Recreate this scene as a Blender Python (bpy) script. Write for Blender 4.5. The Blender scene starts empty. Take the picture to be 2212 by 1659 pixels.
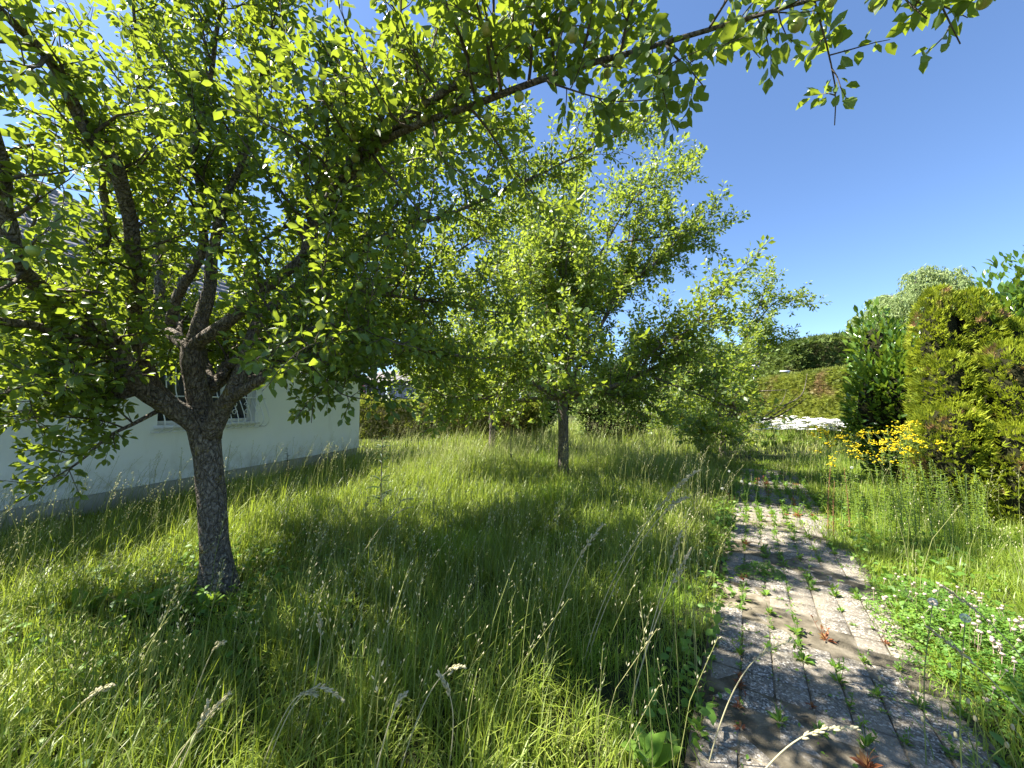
import bpy, math, random
import numpy as np
from mathutils import Vector, Matrix, noise as mnoise

rng = np.random.default_rng(7)
random.seed(7)
SC = bpy.context.scene
COL = SC.collection
R = math.radians

# ------------------------------------------------------------------ camera, sky, sun, exposure
CAM_H = 1.55
PITCH = R(3.2)
cam_data = bpy.data.cameras.new('camera')
cam_data.sensor_width = 36.0
cam_data.lens = 36.0 * 1500 / 4032
cam_data.clip_start = 0.05
cam_data.clip_end = 2000
cam = bpy.data.objects.new('camera', cam_data)
cam.location = (0, 0, CAM_H)
cam.rotation_euler = (math.pi / 2 + PITCH, 0, 0)
COL.objects.link(cam)
SC.camera = cam

SUN_AZ = R(-84)            # measured from +Y (view direction), negative = to the left
SUN_EL = R(56)
TO_SUN = Vector((math.sin(SUN_AZ) * math.cos(SUN_EL), math.cos(SUN_AZ) * math.cos(SUN_EL), math.sin(SUN_EL)))

world = bpy.data.worlds.new('World')
SC.world = world
world.use_nodes = True
wn = world.node_tree
bg = wn.nodes['Background']
sky = wn.nodes.new('ShaderNodeTexSky')
sky.sky_type = 'NISHITA'
sky.sun_disc = False
sky.sun_elevation = SUN_EL
sky.sun_rotation = SUN_AZ
sky.altitude = 0
sky.air_density = 0.8
sky.dust_density = 0.3
sky.ozone_density = 6.0
wn.links.new(sky.outputs[0], bg.inputs[0])
bg.inputs[1].default_value = 0.082

sun_data = bpy.data.lights.new('sun', 'SUN')
sun_data.energy = 5.0
sun_data.angle = R(0.53)
sun_data.color = (1.0, 0.95, 0.86)
sun = bpy.data.objects.new('sun', sun_data)
sun.rotation_euler = TO_SUN.to_track_quat('Z', 'Y').to_euler()
sun.location = (-20, 10, 40)
COL.objects.link(sun)

SC.view_settings.view_transform = 'Standard'
SC.view_settings.look = 'None'
SC.view_settings.exposure = 1.85
SC.view_settings.gamma = 1.0
SC.view_settings.use_curve_mapping = False
SC.cycles.max_bounces = 12
SC.cycles.transmission_bounces = 6
SC.cycles.diffuse_bounces = 6

# ------------------------------------------------------------------ helpers
FD, CX, CY = 822.9, 1106.0, 829.5


def at(dx, dy, Y):
    a = (dx - CX) / FD
    b = -(dy - CY) / FD
    d = np.array([a, math.cos(PITCH) - b * math.sin(PITCH), math.sin(PITCH) + b * math.cos(PITCH)])
    return np.array([0, 0, CAM_H]) + d * (Y / d[1])


def sstep(a, b, x):
    t = np.clip((x - a) / (b - a), 0, 1)
    return t * t * (3 - 2 * t)


def gz(x, y):
    return 0.32 * sstep(9, 24, np.asarray(y, float)) + 0.012 * np.sin(np.asarray(x) * 2.1 + 1) * np.sin(np.asarray(y) * 1.7)


def pn(x, y, s=1.0, o=0.0):
    """cheap patchy 2-d noise, about -1..1"""
    x = np.asarray(x) * s + o
    y = np.asarray(y) * s - o * .7
    return (np.sin(1.7 * x + 1.3 * np.sin(1.1 * y + o)) + np.sin(2.3 * y + 1.7 * np.sin(1.3 * x + 2 * o))
            + .6 * np.sin(4.1 * x - 3.3 * y + o) + .5 * np.sin(5.3 * y + 3.9 * x)) / 3.0


def nrm(v):
    v = np.asarray(v, float)
    return v / (np.linalg.norm(v, axis=-1, keepdims=True) + 1e-9)


class MB:
    """collects numpy vertices and faces, links them as ONE mesh object"""

    def __init__(s):
        s.v, s.f, s.n, s.m = [], [], 0, []

    def add(s, v, faces, mi=0):
        v = np.asarray(v, float).reshape(-1, 3)
        if isinstance(faces, np.ndarray):
            faces = [faces]
        for f in faces:
            f = np.asarray(f, int)
            if len(f):
                s.f.append(f + s.n)
                s.m.append(np.full(len(f), mi, int))
        s.v.append(v)
        s.n += len(v)

    def mesh(s, name, mats, smooth=False):
        me = bpy.data.meshes.new(name)
        V = np.concatenate(s.v) if s.v else np.zeros((0, 3))
        me.vertices.add(len(V))
        me.vertices.foreach_set('co', V.astype(np.float32).ravel())
        loops = np.concatenate([f.ravel() for f in s.f])
        sizes = np.concatenate([np.full(len(f), f.shape[1], int) for f in s.f])
        starts = np.concatenate([[0], np.cumsum(sizes)[:-1]])
        me.loops.add(len(loops))
        me.loops.foreach_set('vertex_index', loops.astype(np.int32))
        me.polygons.add(len(sizes))
        me.polygons.foreach_set('loop_start', starts.astype(np.int32))
        me.polygons.foreach_set('material_index', np.concatenate(s.m).astype(np.int32))
        if smooth:
            me.polygons.foreach_set('use_smooth', np.ones(len(sizes), bool))
        me.update(calc_edges=True)
        for m in (mats if isinstance(mats, (list, tuple)) else [mats]):
            me.materials.append(m)
        return me

    def build(s, name, mats, parent=None, smooth=False):
        return link(name, s.mesh(name, mats, smooth), parent)


def link(name, me, parent=None):
    o = bpy.data.objects.new(name, me)
    COL.objects.link(o)
    if parent is not None:
        o.parent = parent
    return o


def tag(o, label=None, cat=None, group=None, kind=None):
    if label: o['label'] = label
    if cat: o['category'] = cat
    if group: o['group'] = group
    if kind: o['kind'] = kind
    return o


def thing(name, label, cat, loc=(0, 0, 0), rz=0.0, group=None):
    o = bpy.data.objects.new(name, None)
    COL.objects.link(o)
    o.location = loc
    o.rotation_euler = (0, 0, rz)
    o.empty_display_size = 0.1
    return tag(o, label, cat, group)


def copy_tree(o, parent=None):
    c = o.copy()
    COL.objects.link(c)
    c.parent = parent
    for ch in list(o.children):
        copy_tree(ch, c)
    return c


def frames(d, n):
    """rotation matrices with y along d and z near n"""
    d = nrm(d)
    x = nrm(np.cross(d, n))
    z = np.cross(x, d)
    return np.stack([x, d, z], axis=-1)


def scatter(T, F, pos, M, scale):
    """copies of template (T verts, F list of face arrays) -> verts, faces"""
    N = len(pos)
    scale = np.asarray(scale, float)
    if scale.ndim == 1:
        scale = np.repeat(scale[:, None], 3, 1)
    V = np.einsum('nij,ntj->nti', M, T[None] * scale[:, None, :]) + pos[:, None, :]
    off = (np.arange(N) * len(T))[:, None, None]
    return V.reshape(-1, 3), [(f[None] + off).reshape(-1, f.shape[1]) for f in F]


def rotz(a):
    a = np.asarray(a, float)
    M = np.zeros((len(a), 3, 3))
    c, s = np.cos(a), np.sin(a)
    M[:, 0, 0] = c; M[:, 0, 1] = -s; M[:, 1, 0] = s; M[:, 1, 1] = c; M[:, 2, 2] = 1
    return M


def tube(pts, rad, sides=6, cap=True):
    pts = np.asarray(pts, float)
    n = len(pts)
    rad = np.broadcast_to(np.asarray(rad, float), (n,))
    t = nrm(np.gradient(pts, axis=0))
    ref = np.array([0.31, 0.17, 0.93]) if abs(t[0][2]) < .85 else np.array([0.9, 0.3, 0.1])
    u = nrm(np.cross(t, ref))
    w = np.cross(t, u)
    a = np.arange(sides) * 2 * math.pi / sides
    V = pts[:, None] + rad[:, None, None] * (np.cos(a)[None, :, None] * u[:, None] + np.sin(a)[None, :, None] * w[:, None])
    V = V.reshape(-1, 3)
    i = np.arange(n - 1)[:, None] * sides
    j = np.arange(sides)[None]
    jn = (j + 1) % sides
    F = np.stack([i + j, i + jn, i + sides + jn, i + sides + j], -1).reshape(-1, 4)
    fs = [F]
    if cap:
        V = np.vstack([V, pts[-1] + t[-1] * rad[-1] * .6])
        b = (n - 1) * sides
        fs.append(np.stack([b + np.arange(sides), b + (np.arange(sides) + 1) % sides, np.full(sides, n * sides)], -1))
        if rad[0] > .02:
            fs.append(np.array([list(range(sides))[::-1]]))
    return V, fs


def smooth_path(pts, rad, step=0.06):
    """Catmull-Rom resample"""
    P = np.asarray(pts, float)
    r = np.asarray(rad, float)
    P = np.vstack([2 * P[0] - P[1], P, 2 * P[-1] - P[-2]])
    r = np.concatenate([[r[0]], r, [r[-1]]])
    out, ro = [], []
    for k in range(1, len(P) - 2):
        L = np.linalg.norm(P[k + 1] - P[k])
        m = max(2, int(L / step))
        for t in np.arange(m) / m:
            out.append(.5 * ((2 * P[k]) + (-P[k - 1] + P[k + 1]) * t + (2 * P[k - 1] - 5 * P[k] + 4 * P[k + 1] - P[k + 2]) * t * t
                             + (-P[k - 1] + 3 * P[k] - 3 * P[k + 1] + P[k + 2]) * t ** 3))
            ro.append(r[k] * (1 - t) + r[k + 1] * t)
    out.append(P[-2]); ro.append(r[-2])
    return np.array(out), np.array(ro)


def box(mb, lo, hi, mi=0):
    x0, y0, z0 = lo; x1, y1, z1 = hi
    v = [(x0, y0, z0), (x1, y0, z0), (x1, y1, z0), (x0, y1, z0), (x0, y0, z1), (x1, y0, z1), (x1, y1, z1), (x0, y1, z1)]
    mb.add(v, np.array([(0, 3, 2, 1), (4, 5, 6, 7), (0, 1, 5, 4), (1, 2, 6, 5), (2, 3, 7, 6), (3, 0, 4, 7)]), mi)


def bevel_box(w, d, h, b):
    """box on z=0..h centred in xy with bevelled top edges"""
    x, y = w / 2, d / 2
    v = [(-x, -y, 0), (x, -y, 0), (x, y, 0), (-x, y, 0), (-x, -y, h - b), (x, -y, h - b), (x, y, h - b), (-x, y, h - b),
         (-x + b, -y + b, h), (x - b, -y + b, h), (x - b, y - b, h), (-x + b, y - b, h)]
    f = np.array([(0, 1, 5, 4), (1, 2, 6, 5), (2, 3, 7, 6), (3, 0, 4, 7), (4, 5, 9, 8), (5, 6, 10, 9), (6, 7, 11, 10), (7, 4, 8, 11), (8, 9, 10, 11)])
    return np.array(v, float), f


def uvsphere(r=1.0, seg=8, ring=6, sq=(1, 1, 1)):
    v = [(0, 0, 1)]
    for i in range(1, ring):
        a = math.pi * i / ring
        for j in range(seg):
            b = 2 * math.pi * j / seg
            v.append((math.sin(a) * math.cos(b), math.sin(a) * math.sin(b), math.cos(a)))
    v.append((0, 0, -1))
    V = np.array(v) * r * np.array(sq)
    tri, quad = [], []
    for j in range(seg):
        tri.append((0, 1 + j, 1 + (j + 1) % seg))
        e = 1 + (ring - 2) * seg
        tri.append((len(v) - 1, e + (j + 1) % seg, e + j))
    for i in range(ring - 2):
        for j in range(seg):
            a = 1 + i * seg
            quad.append((a + j, a + seg + j, a + seg + (j + 1) % seg, a + (j + 1) % seg))
    return V, [np.array(tri), np.array(quad)]


# ------------------------------------------------------------------ materials
def new_mat(name):
    m = bpy.data.materials.new(name)
    m.use_nodes = True
    nt = m.node_tree
    for n in list(nt.nodes):
        nt.nodes.remove(n)
    return m, nt


def ramp(nt, stops, fac=None):
    n = nt.nodes.new('ShaderNodeValToRGB')
    e = n.color_ramp.elements
    while len(e) > 1:
        e.remove(e[-1])
    e[0].position = stops[0][0]; e[0].color = (*stops[0][1], 1)
    for p, c in stops[1:]:
        x = e.new(p); x.color = (*c, 1)
    if fac is not None:
        nt.links.new(fac, n.inputs[0])
    return n.outputs[0]


def tex_noise(nt, scale, detail=3, rough=.55, coord='Object', stretch=None):
    tc = nt.nodes.new('ShaderNodeTexCoord')
    n = nt.nodes.new('ShaderNodeTexNoise')
    n.inputs['Scale'].default_value = scale
    n.inputs['Detail'].default_value = detail
    n.inputs['Roughness'].default_value = rough
    src = tc.outputs[coord]
    if stretch:
        mp = nt.nodes.new('ShaderNodeMapping')
        mp.inputs['Scale'].default_value = stretch
        nt.links.new(src, mp.inputs[0])
        src = mp.outputs[0]
    nt.links.new(src, n.inputs['Vector'])
    return n.outputs[0]


def mixc(nt, a, b, fac, blend='MIX'):
    n = nt.nodes.new('ShaderNodeMix')
    n.data_type = 'RGBA'
    n.blend_type = blend
    for s, v in ((n.inputs[0], fac), (n.inputs[6], a), (n.inputs[7], b)):
        if isinstance(v, (int, float)):
            s.default_value = v
        elif isinstance(v, tuple):
            s.default_value = (*v, 1)
        else:
            nt.links.new(v, s)
    return n.outputs[2]


def maprange(nt, v, a, b, c=0., d=1.):
    n = nt.nodes.new('ShaderNodeMapRange')
    n.inputs[1].default_value = a; n.inputs[2].default_value = b
    n.inputs[3].default_value = c; n.inputs[4].default_value = d
    nt.links.new(v, n.inputs[0])
    return n.outputs[0]


def math2(nt, op, a, b):
    n = nt.nodes.new('ShaderNodeMath'); n.operation = op
    for s, v in ((n.inputs[0], a), (n.inputs[1], b)):
        if isinstance(v, (int, float)): s.default_value = v
        else: nt.links.new(v, s)
    return n.outputs[0]


def bump(nt, h, strength=.4, dist=.01):
    n = nt.nodes.new('ShaderNodeBump')
    n.inputs['Strength'].default_value = strength
    n.inputs['Distance'].default_value = dist
    nt.links.new(h, n.inputs['Height'])
    return n.outputs[0]


def out(nt, sh):
    o = nt.nodes.new('ShaderNodeOutputMaterial')
    nt.links.new(sh, o.inputs[0])


def leaf_mat(name, stops, trans=(.3, .45, .04), tf=.4, rough=.45, spec=.5, nscale=1.2, nmix=.45, patch=None, vary='island'):
    """leaf surface: random colour per leaf plus slow drift, reflective face + light passing through"""
    m, nt = new_mat(name)
    if vary == 'island':
        g = nt.nodes.new('ShaderNodeNewGeometry').outputs['Random Per Island']
    else:
        g = nt.nodes.new('ShaderNodeObjectInfo').outputs['Random']
    n = tex_noise(nt, nscale, 2)
    n = maprange(nt, n, .3, .7)
    mx = nt.nodes.new('ShaderNodeMix')
    mx.inputs[0].default_value = nmix
    nt.links.new(g, mx.inputs[2]); nt.links.new(n, mx.inputs[3])
    col = ramp(nt, stops, mx.outputs[0])
    tcol = mixc(nt, col, trans, .72)
    if patch:
        pcol, pscale, lo, hi = patch
        pm = maprange(nt, tex_noise(nt, pscale, 3, .6), lo, hi)
        pm = math2(nt, 'MULTIPLY', pm, maprange(nt, g, 0.0, .35, .35, 1.0))
        col = mixc(nt, col, pcol, pm)
        tcol = mixc(nt, tcol, pcol, pm)
    p = nt.nodes.new('ShaderNodeBsdfPrincipled')
    nt.links.new(col, p.inputs['Base Color'])
    p.inputs['Roughness'].default_value = rough
    p.inputs['Specular IOR Level'].default_value = spec
    t = nt.nodes.new('ShaderNodeBsdfTranslucent')
    nt.links.new(tcol, t.inputs[0])
    ms = nt.nodes.new('ShaderNodeMixShader')
    ms.inputs[0].default_value = tf
    nt.links.new(p.outputs[0], ms.inputs[1]); nt.links.new(t.outputs[0], ms.inputs[2])
    out(nt, ms.outputs[0])
    return m


def plain(name, stops, nscale=8, detail=4, rough=.8, spec=.3, bstr=0, bscale=None, bdist=.01, stretch=None, metal=0, objvar=0):
    m, nt = new_mat(name)
    n = tex_noise(nt, nscale, detail, stretch=stretch)
    n2 = maprange(nt, n, .3, .7)
    if objvar:
        oi = nt.nodes.new('ShaderNodeObjectInfo').outputs['Random']
        mx = nt.nodes.new('ShaderNodeMix'); mx.inputs[0].default_value = objvar
        nt.links.new(n2, mx.inputs[2]); nt.links.new(oi, mx.inputs[3])
        n2 = mx.outputs[0]
    col = ramp(nt, stops, n2)
    p = nt.nodes.new('ShaderNodeBsdfPrincipled')
    nt.links.new(col, p.inputs['Base Color'])
    p.inputs['Roughness'].default_value = rough
    p.inputs['Specular IOR Level'].default_value = spec
    p.inputs['Metallic'].default_value = metal
    if bstr:
        h = tex_noise(nt, bscale or nscale * 3, 5, .6, stretch=stretch)
        nt.links.new(bump(nt, h, bstr, bdist), p.inputs['Normal'])
    out(nt, p.outputs[0])
    return m


APPLE = [(0, (.045, .085, .02)), (.45, (.075, .13, .027)), (.8, (.12, .19, .038)), (1, (.19, .26, .055))]
M = {}
M['leaf'] = leaf_mat('apple_leaf', APPLE, (.5, .62, .035), .38, .42, .5, .9, .35)
M['leaf_far'] = leaf_mat('apple_leaf_pale', [(0, (.06, .11, .02)), (.5, (.11, .17, .03)), (1, (.2, .27, .06))], (.52, .64, .05), .42, .45, .5, .7, .4)
M['leaf_part'] = leaf_mat('apple_leaf_single', APPLE, (.5, .62, .035), .38, .4, .5, 20, .2, vary='object')
M['grass'] = leaf_mat('meadow_grass', [(0, (.085, .14, .018)), (.45, (.18, .25, .03)), (.8, (.29, .35, .05)), (1, (.46, .45, .17))], (.47, .58, .05), .42, .42, .45, .8, .42)
M['grass_lime'] = leaf_mat('fine_lime_grass', [(0, (.16, .26, .025)), (1, (.3, .42, .045))], (.5, .66, .06), .45, .5, .4, 1.5, .4)
M['grass_dry'] = leaf_mat('tall_dry_grass', [(0, (.16, .22, .045)), (.5, (.3, .34, .1)), (1, (.5, .47, .22))], (.42, .48, .12), .4, .6, .3, .6, .5)
M['seed'] = leaf_mat('grass_seed_head', [(0, (.38, .38, .18)), (.5, (.56, .51, .31)), (1, (.7, .63, .42))], (.5, .48, .2), .35, .6, .3, 1, .3)
M['weed'] = leaf_mat('broad_weed_leaf', [(0, (.06, .14, .02)), (.5, (.12, .24, .03)), (1, (.22, .34, .05))], (.42, .6, .05), .38, .5, .4, 2, .35)
M['weed_red'] = leaf_mat('reddened_weed_leaf', [(0, (.2, .05, .025)), (.5, (.28, .1, .04)), (1, (.22, .2, .05))], (.4, .16, .05), .3, .55, .35, 9, .5)
M['clover'] = leaf_mat('clover_leaf', [(0, (.06, .15, .02)), (.5, (.11, .22, .03)), (1, (.2, .32, .045))], (.3, .5, .04), .35, .5, .4, 2, .4)
M['clover_white'] = leaf_mat('clover_blossom', [(0, (.36, .2, .17)), (.5, (.5, .4, .32)), (1, (.66, .58, .48))], (.7, .6, .5), .25, .7, .2, 9, .3)
M['yarrow'] = leaf_mat('white_umbel', [(0, (.7, .7, .66)), (1, (.85, .85, .82))], (.8, .8, .75), .25, .7, .2, 9, .3)
M['yellow'] = leaf_mat('yellow_blossom', [(0, (.72, .52, .006)), (.5, (.8, .66, .02)), (1, (.8, .74, .08))], (.9, .7, .02), .3, .6, .2, 5, .3)
M['goldenrod'] = leaf_mat('goldenrod_leaf', [(0, (.11, .2, .025)), (.5, (.18, .28, .035)), (1, (.3, .39, .06))], (.46, .6, .06), .38, .5, .4, 1.5, .35)
M['dock_dry'] = leaf_mat('dry_brown_seed', [(0, (.24, .1, .05)), (.5, (.36, .18, .09)), (1, (.46, .3, .16))], (.4, .2, .1), .25, .7, .2, 9, .3)
M['thistle'] = leaf_mat('dark_thistle_leaf', [(0, (.025, .05, .02)), (1, (.06, .1, .04))], (.1, .18, .05), .25, .5, .4, 5, .3)
M['thuja'] = leaf_mat('thuja_scale_leaf', [(0, (.11, .16, .014)), (.5, (.25, .31, .022)), (1, (.42, .46, .04))], (.42, .48, .03), .3, .6, .3, 1.3, .45,
                      patch=((.36, .21, .11), 1.9, .585, .64))
M['hedge'] = leaf_mat('clipped_hedge_leaf', [(0, (.08, .12, .02)), (.5, (.17, .21, .03)), (1, (.3, .32, .055))], (.4, .45, .05), .3, .6, .3, .9, .45,
                      patch=((.3, .2, .1), .8, .55, .7))
M['hedge_dark'] = leaf_mat('tall_hedge_leaf', [(0, (.06, .1, .025)), (.5, (.11, .165, .035)), (1, (.19, .24, .055))], (.2, .27, .04), .25, .6, .3, .6, .45,
                           patch=((.15, .1, .05), .45, .56, .72))
M['laurel'] = leaf_mat('laurel_leaf', [(0, (.045, .1, .016)), (.5, (.085, .165, .022)), (1, (.18, .27, .04))], (.36, .5, .03), .26, .22, .6, 2, .3)
M['willow'] = leaf_mat('willow_leaf', [(0, (.17, .25, .08)), (.5, (.28, .36, .13)), (1, (.4, .46, .2))], (.5, .6, .2), .42, .5, .4, .3, .3)
M['shrub'] = leaf_mat('light_shrub_leaf', [(0, (.08, .14, .03)), (.5, (.16, .23, .055)), (1, (.3, .36, .11))], (.4, .5, .1), .35, .5, .4, .8, .4)
M['shrub_yellow'] = leaf_mat('golden_shrub_leaf', [(0, (.14, .2, .02)), (1, (.36, .4, .04))], (.5, .5, .04), .35, .5, .4, 1, .3)
M['purple'] = leaf_mat('purple_leaf', [(0, (.03, .015, .025)), (1, (.09, .03, .045))], (.2, .04, .06), .25, .5, .4, 2, .3)
M['dark_tree'] = leaf_mat('dark_tree_leaf', [(0, (.025, .05, .02)), (.5, (.05, .09, .03)), (1, (.1, .15, .05))], (.18, .26, .06), .3, .5, .4, .5, .4)
M['blue_tree'] = leaf_mat('bluish_conifer_leaf', [(0, (.06, .1, .08)), (1, (.13, .18, .14))], (.16, .22, .15), .25, .6, .3, .5, .4)
M['core'] = plain('twig_coloured_core', [(0, (.012, .014, .006)), (1, (.035, .035, .015))], 6, 4, .95, .1, .6, 30, .05)  # twig-brown colour for the opaque cores added inside foliage

# bark with lichen
m, nt = new_mat('apple_bark')
n1 = tex_noise(nt, 60, 6, .7, stretch=(1, 1, .45))
c1 = ramp(nt, [(0, (.05, .039, .029)), (.45, (.17, .142, .11)), (.65, (.28, .24, .19)), (1, (.4, .35, .285))], maprange(nt, n1, .25, .75))
lic = maprange(nt, tex_noise(nt, 9, 5, .7), .6, .66)
c2 = mixc(nt, c1, (.27, .21, .055), math2(nt, 'MULTIPLY', lic, .75))
lic2 = maprange(nt, tex_noise(nt, 15, 4, .7, stretch=(1.3, 1, 1.1)), .6, .66)
c3 = mixc(nt, c2, (.3, .33, .27), math2(nt, 'MULTIPLY', lic2, .3))
p = nt.nodes.new('ShaderNodeBsdfPrincipled')
nt.links.new(c3, p.inputs['Base Color'])
p.inputs['Roughness'].default_value = .9
p.inputs['Specular IOR Level'].default_value = .2
hh = tex_noise(nt, 55, 6, .75, stretch=(1, 1, .4))
vb = nt.nodes.new('ShaderNodeTexVoronoi'); vb.feature = 'DISTANCE_TO_EDGE'; vb.inputs['Scale'].default_value = 30
tcb = nt.nodes.new('ShaderNodeTexCoord'); mpb = nt.nodes.new('ShaderNodeMapping'); mpb.inputs['Scale'].default_value = (1, 1, .4)
nwb = nt.nodes.new('ShaderNodeTexNoise'); nwb.inputs['Scale'].default_value = 14
nt.links.new(tcb.outputs['Object'], nwb.inputs['Vector'])
vmb = nt.nodes.new('ShaderNodeVectorMath'); vmb.operation = 'MULTIPLY_ADD'; vmb.inputs[1].default_value = (.09, .09, .09)
nt.links.new(nwb.outputs['Color'], vmb.inputs[0]); nt.links.new(tcb.outputs['Object'], vmb.inputs[2])
nt.links.new(vmb.outputs[0], mpb.inputs[0]); nt.links.new(mpb.outputs[0], vb.inputs['Vector'])
hh = math2(nt, 'ADD', math2(nt, 'MULTIPLY', hh, .6), maprange(nt, vb.outputs['Distance'], 0, .18, 0, .8))
nt.links.new(bump(nt, hh, 1.0, .03), p.inputs['Normal'])
out(nt, p.outputs[0])
M['bark'] = m
M['twig'] = plain('apple_twig_bark', [(0, (.05, .04, .03)), (1, (.16, .13, .1))], 20, 3, .85, .2)
M['stem'] = plain('green_stem', [(0, (.1, .16, .04)), (1, (.2, .26, .08))], 20, 2, .6, .3)
M['apple'] = plain('green_apple_skin', [(0, (.2, .28, .045)), (.6, (.33, .42, .08)), (1, (.42, .33, .11))], 14, 3, .32, .5, objvar=.3)
M['soil'] = plain('meadow_soil', [(0, (.012, .018, .006)), (.5, (.03, .036, .014)), (1, (.06, .06, .028))], 5, 5, .95, .1, .6, 30, .03)
m, nt = new_mat('white_wall_render')
c1 = ramp(nt, [(0, (.79, .8, .785)), (1, (.84, .85, .83))], maprange(nt, tex_noise(nt, 1.3, 4), .3, .7))
st_ = maprange(nt, tex_noise(nt, 2.2, 6, .7, stretch=(1, 1, .22)), .56, .74, 0, .35)
c2 = mixc(nt, c1, (.55, .54, .48), st_)
geo = nt.nodes.new('ShaderNodeNewGeometry'); sx = nt.nodes.new('ShaderNodeSeparateXYZ'); nt.links.new(geo.outputs['Position'], sx.inputs[0])
sp_ = math2(nt, 'MULTIPLY', maprange(nt, sx.outputs[2], .75, .3, 0, 1), maprange(nt, tex_noise(nt, 5, 5, .7), .42, .66, 0, .7))
c3 = mixc(nt, c2, (.42, .4, .32), sp_)
p = nt.nodes.new('ShaderNodeBsdfPrincipled'); nt.links.new(c3, p.inputs['Base Color'])
p.inputs['Roughness'].default_value = .9; p.inputs['Specular IOR Level'].default_value = .2
nt.links.new(bump(nt, tex_noise(nt, 220, 4), .3, .003), p.inputs['Normal'])
out(nt, p.outputs[0])
M['render'] = m
M['plinth'] = plain('plinth_render', [(0, (.58, .58, .57)), (1, (.68, .68, .66))], 3, 4, .9, .2, .3, 200, .002)
M['white_wood'] = plain('white_paint', [(0, (.74, .74, .73)), (1, (.8, .8, .79))], 5, 2, .45, .4)
M['soffit'] = plain('cream_soffit_boards', [(0, (.5, .46, .32)), (1, (.6, .56, .4))], 3, 2, .7, .3, stretch=(12, .4, 1))
M['gutter'] = plain('dark_gutter', [(0, (.05, .05, .055)), (1, (.09, .09, .095))], 4, 2, .4, .5)
M['tile'] = plain('grey_roof_tile', [(0, (.17, .16, .165)), (.5, (.24, .225, .23)), (1, (.32, .3, .3))], 5, 4, .75, .3, .3, 60, .004, objvar=.35)
M['glass'] = plain('dark_window_glass', [(0, (.02, .024, .026)), (1, (.03, .034, .036))], 2, 1, .04, .6)
M['blind'] = plain('pale_blind', [(0, (.4, .4, .38)), (1, (.5, .5, .48))], 2, 2, .7, .3)
M['lamp_metal'] = plain('pale_grey_lamp_metal', [(0, (.5, .51, .53)), (1, (.62, .63, .65))], 3, 2, .4, .5)
M['lamp_glass'] = plain('white_lamp_glass', [(0, (.75, .75, .75)), (1, (.82, .82, .82))], 3, 1, .3, .5)
M['board'] = plain('weathered_board', [(0, (.17, .15, .135)), (.5, (.32, .3, .28)), (1, (.5, .48, .46))], 5, 5, .9, .15, .4, 40, .004, stretch=(5, 5, .35), objvar=.45)
M['board_shaded'] = plain('shaded_weathered_board', [(0, (.06, .055, .05)), (1, (.17, .155, .14))], 5, 4, .9, .15, stretch=(5, 5, .35), objvar=.4)  # browner boards, with the shade of the turned shed walls put into their colour
M['corrugated'] = plain('old_corrugated_sheet', [(0, (.12, .115, .11)), (.6, (.2, .195, .19)), (.85, (.24, .16, .12)), (1, (.2, .11, .075))], 2.5, 5, .75, .3, stretch=(3, 3, .5))
# paver: exposed aggregate
m, nt = new_mat('exposed_aggregate_paver')
oi = nt.nodes.new('ShaderNodeObjectInfo').outputs['Random']
vor = nt.nodes.new('ShaderNodeTexVoronoi'); vor.inputs['Scale'].default_value = 115
tc = nt.nodes.new('ShaderNodeTexCoord'); geo = nt.nodes.new('ShaderNodeNewGeometry')
nt.links.new(geo.outputs['Position'], vor.inputs['Vector'])
sepc = nt.nodes.new('ShaderNodeSeparateColor'); nt.links.new(vor.outputs['Color'], sepc.inputs[0])
c1 = ramp(nt, [(0, (.07, .06, .048)), (.45, (.165, .147, .118)), (.8, (.28, .25, .205)), (1, (.58, .54, .47))], sepc.outputs[0])
nn = nt.nodes.new('ShaderNodeTexNoise'); nn.inputs['Scale'].default_value = 3.2; nn.inputs['Detail'].default_value = 5
nt.links.new(geo.outputs['Position'], nn.inputs['Vector'])
c2 = mixc(nt, c1, (.24, .205, .15), maprange(nt, nn.outputs[0], .44, .64, 0, .7))
c3 = mixc(nt, c2, (.2, .175, .14), math2(nt, 'MULTIPLY', oi, .3))
p = nt.nodes.new('ShaderNodeBsdfPrincipled'); nt.links.new(c3, p.inputs['Base Color'])
p.inputs['Roughness'].default_value = .88; p.inputs['Specular IOR Level'].default_value = .25
nt.links.new(bump(nt, vor.outputs['Distance'], .5, .006), p.inputs['Normal'])
out(nt, p.outputs[0])
M['paver'] = m
M['sand'] = plain('sandy_joint_soil', [(0, (.06, .052, .035)), (.5, (.14, .12, .085)), (1, (.26, .225, .165))], 9, 6, .95, .1, .7, 90, .01)

# ------------------------------------------------------------------ ground
xs = np.concatenate([np.linspace(-300, -30, 14), np.linspace(-28, 30, 117), np.linspace(34, 300, 14)])
ys = np.concatenate([np.linspace(-120, -6, 10), np.linspace(-5, 30, 71), np.linspace(34, 400, 20)])
gx, gy = np.meshgrid(xs, ys)
V = np.stack([gx, gy, gz(gx, gy)], -1).reshape(-1, 3)
nx, ny = len(xs), len(ys)
i, j = np.meshgrid(np.arange(nx - 1), np.arange(ny - 1))
b = (j * nx + i).ravel()
mb = MB(); mb.add(V, np.stack([b, b + 1, b + nx + 1, b + nx], -1))
tag(mb.build('ground', M['soil'], smooth=True), 'dark soil of the overgrown garden under the grass', kind='structure')

# ------------------------------------------------------------------ path of small pavers
PD = np.array([.528, .849]); PN = np.array([.849, -.528])        # along, and to the right
P0 = np.array([1.23, 2.43])
PW = 1.08


def path_st(x, y):
    dx, dy = np.asarray(x) - P0[0], np.asarray(y) - P0[1]
    return dx * PD[0] + dy * PD[1], dx * PN[0] + dy * PN[1]      # s along, t across (0..PW)


def path_xy(s, t):
    return P0[0] + PD[0] * s + PN[0] * t, P0[1] + PD[1] * s + PN[1] * t


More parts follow.
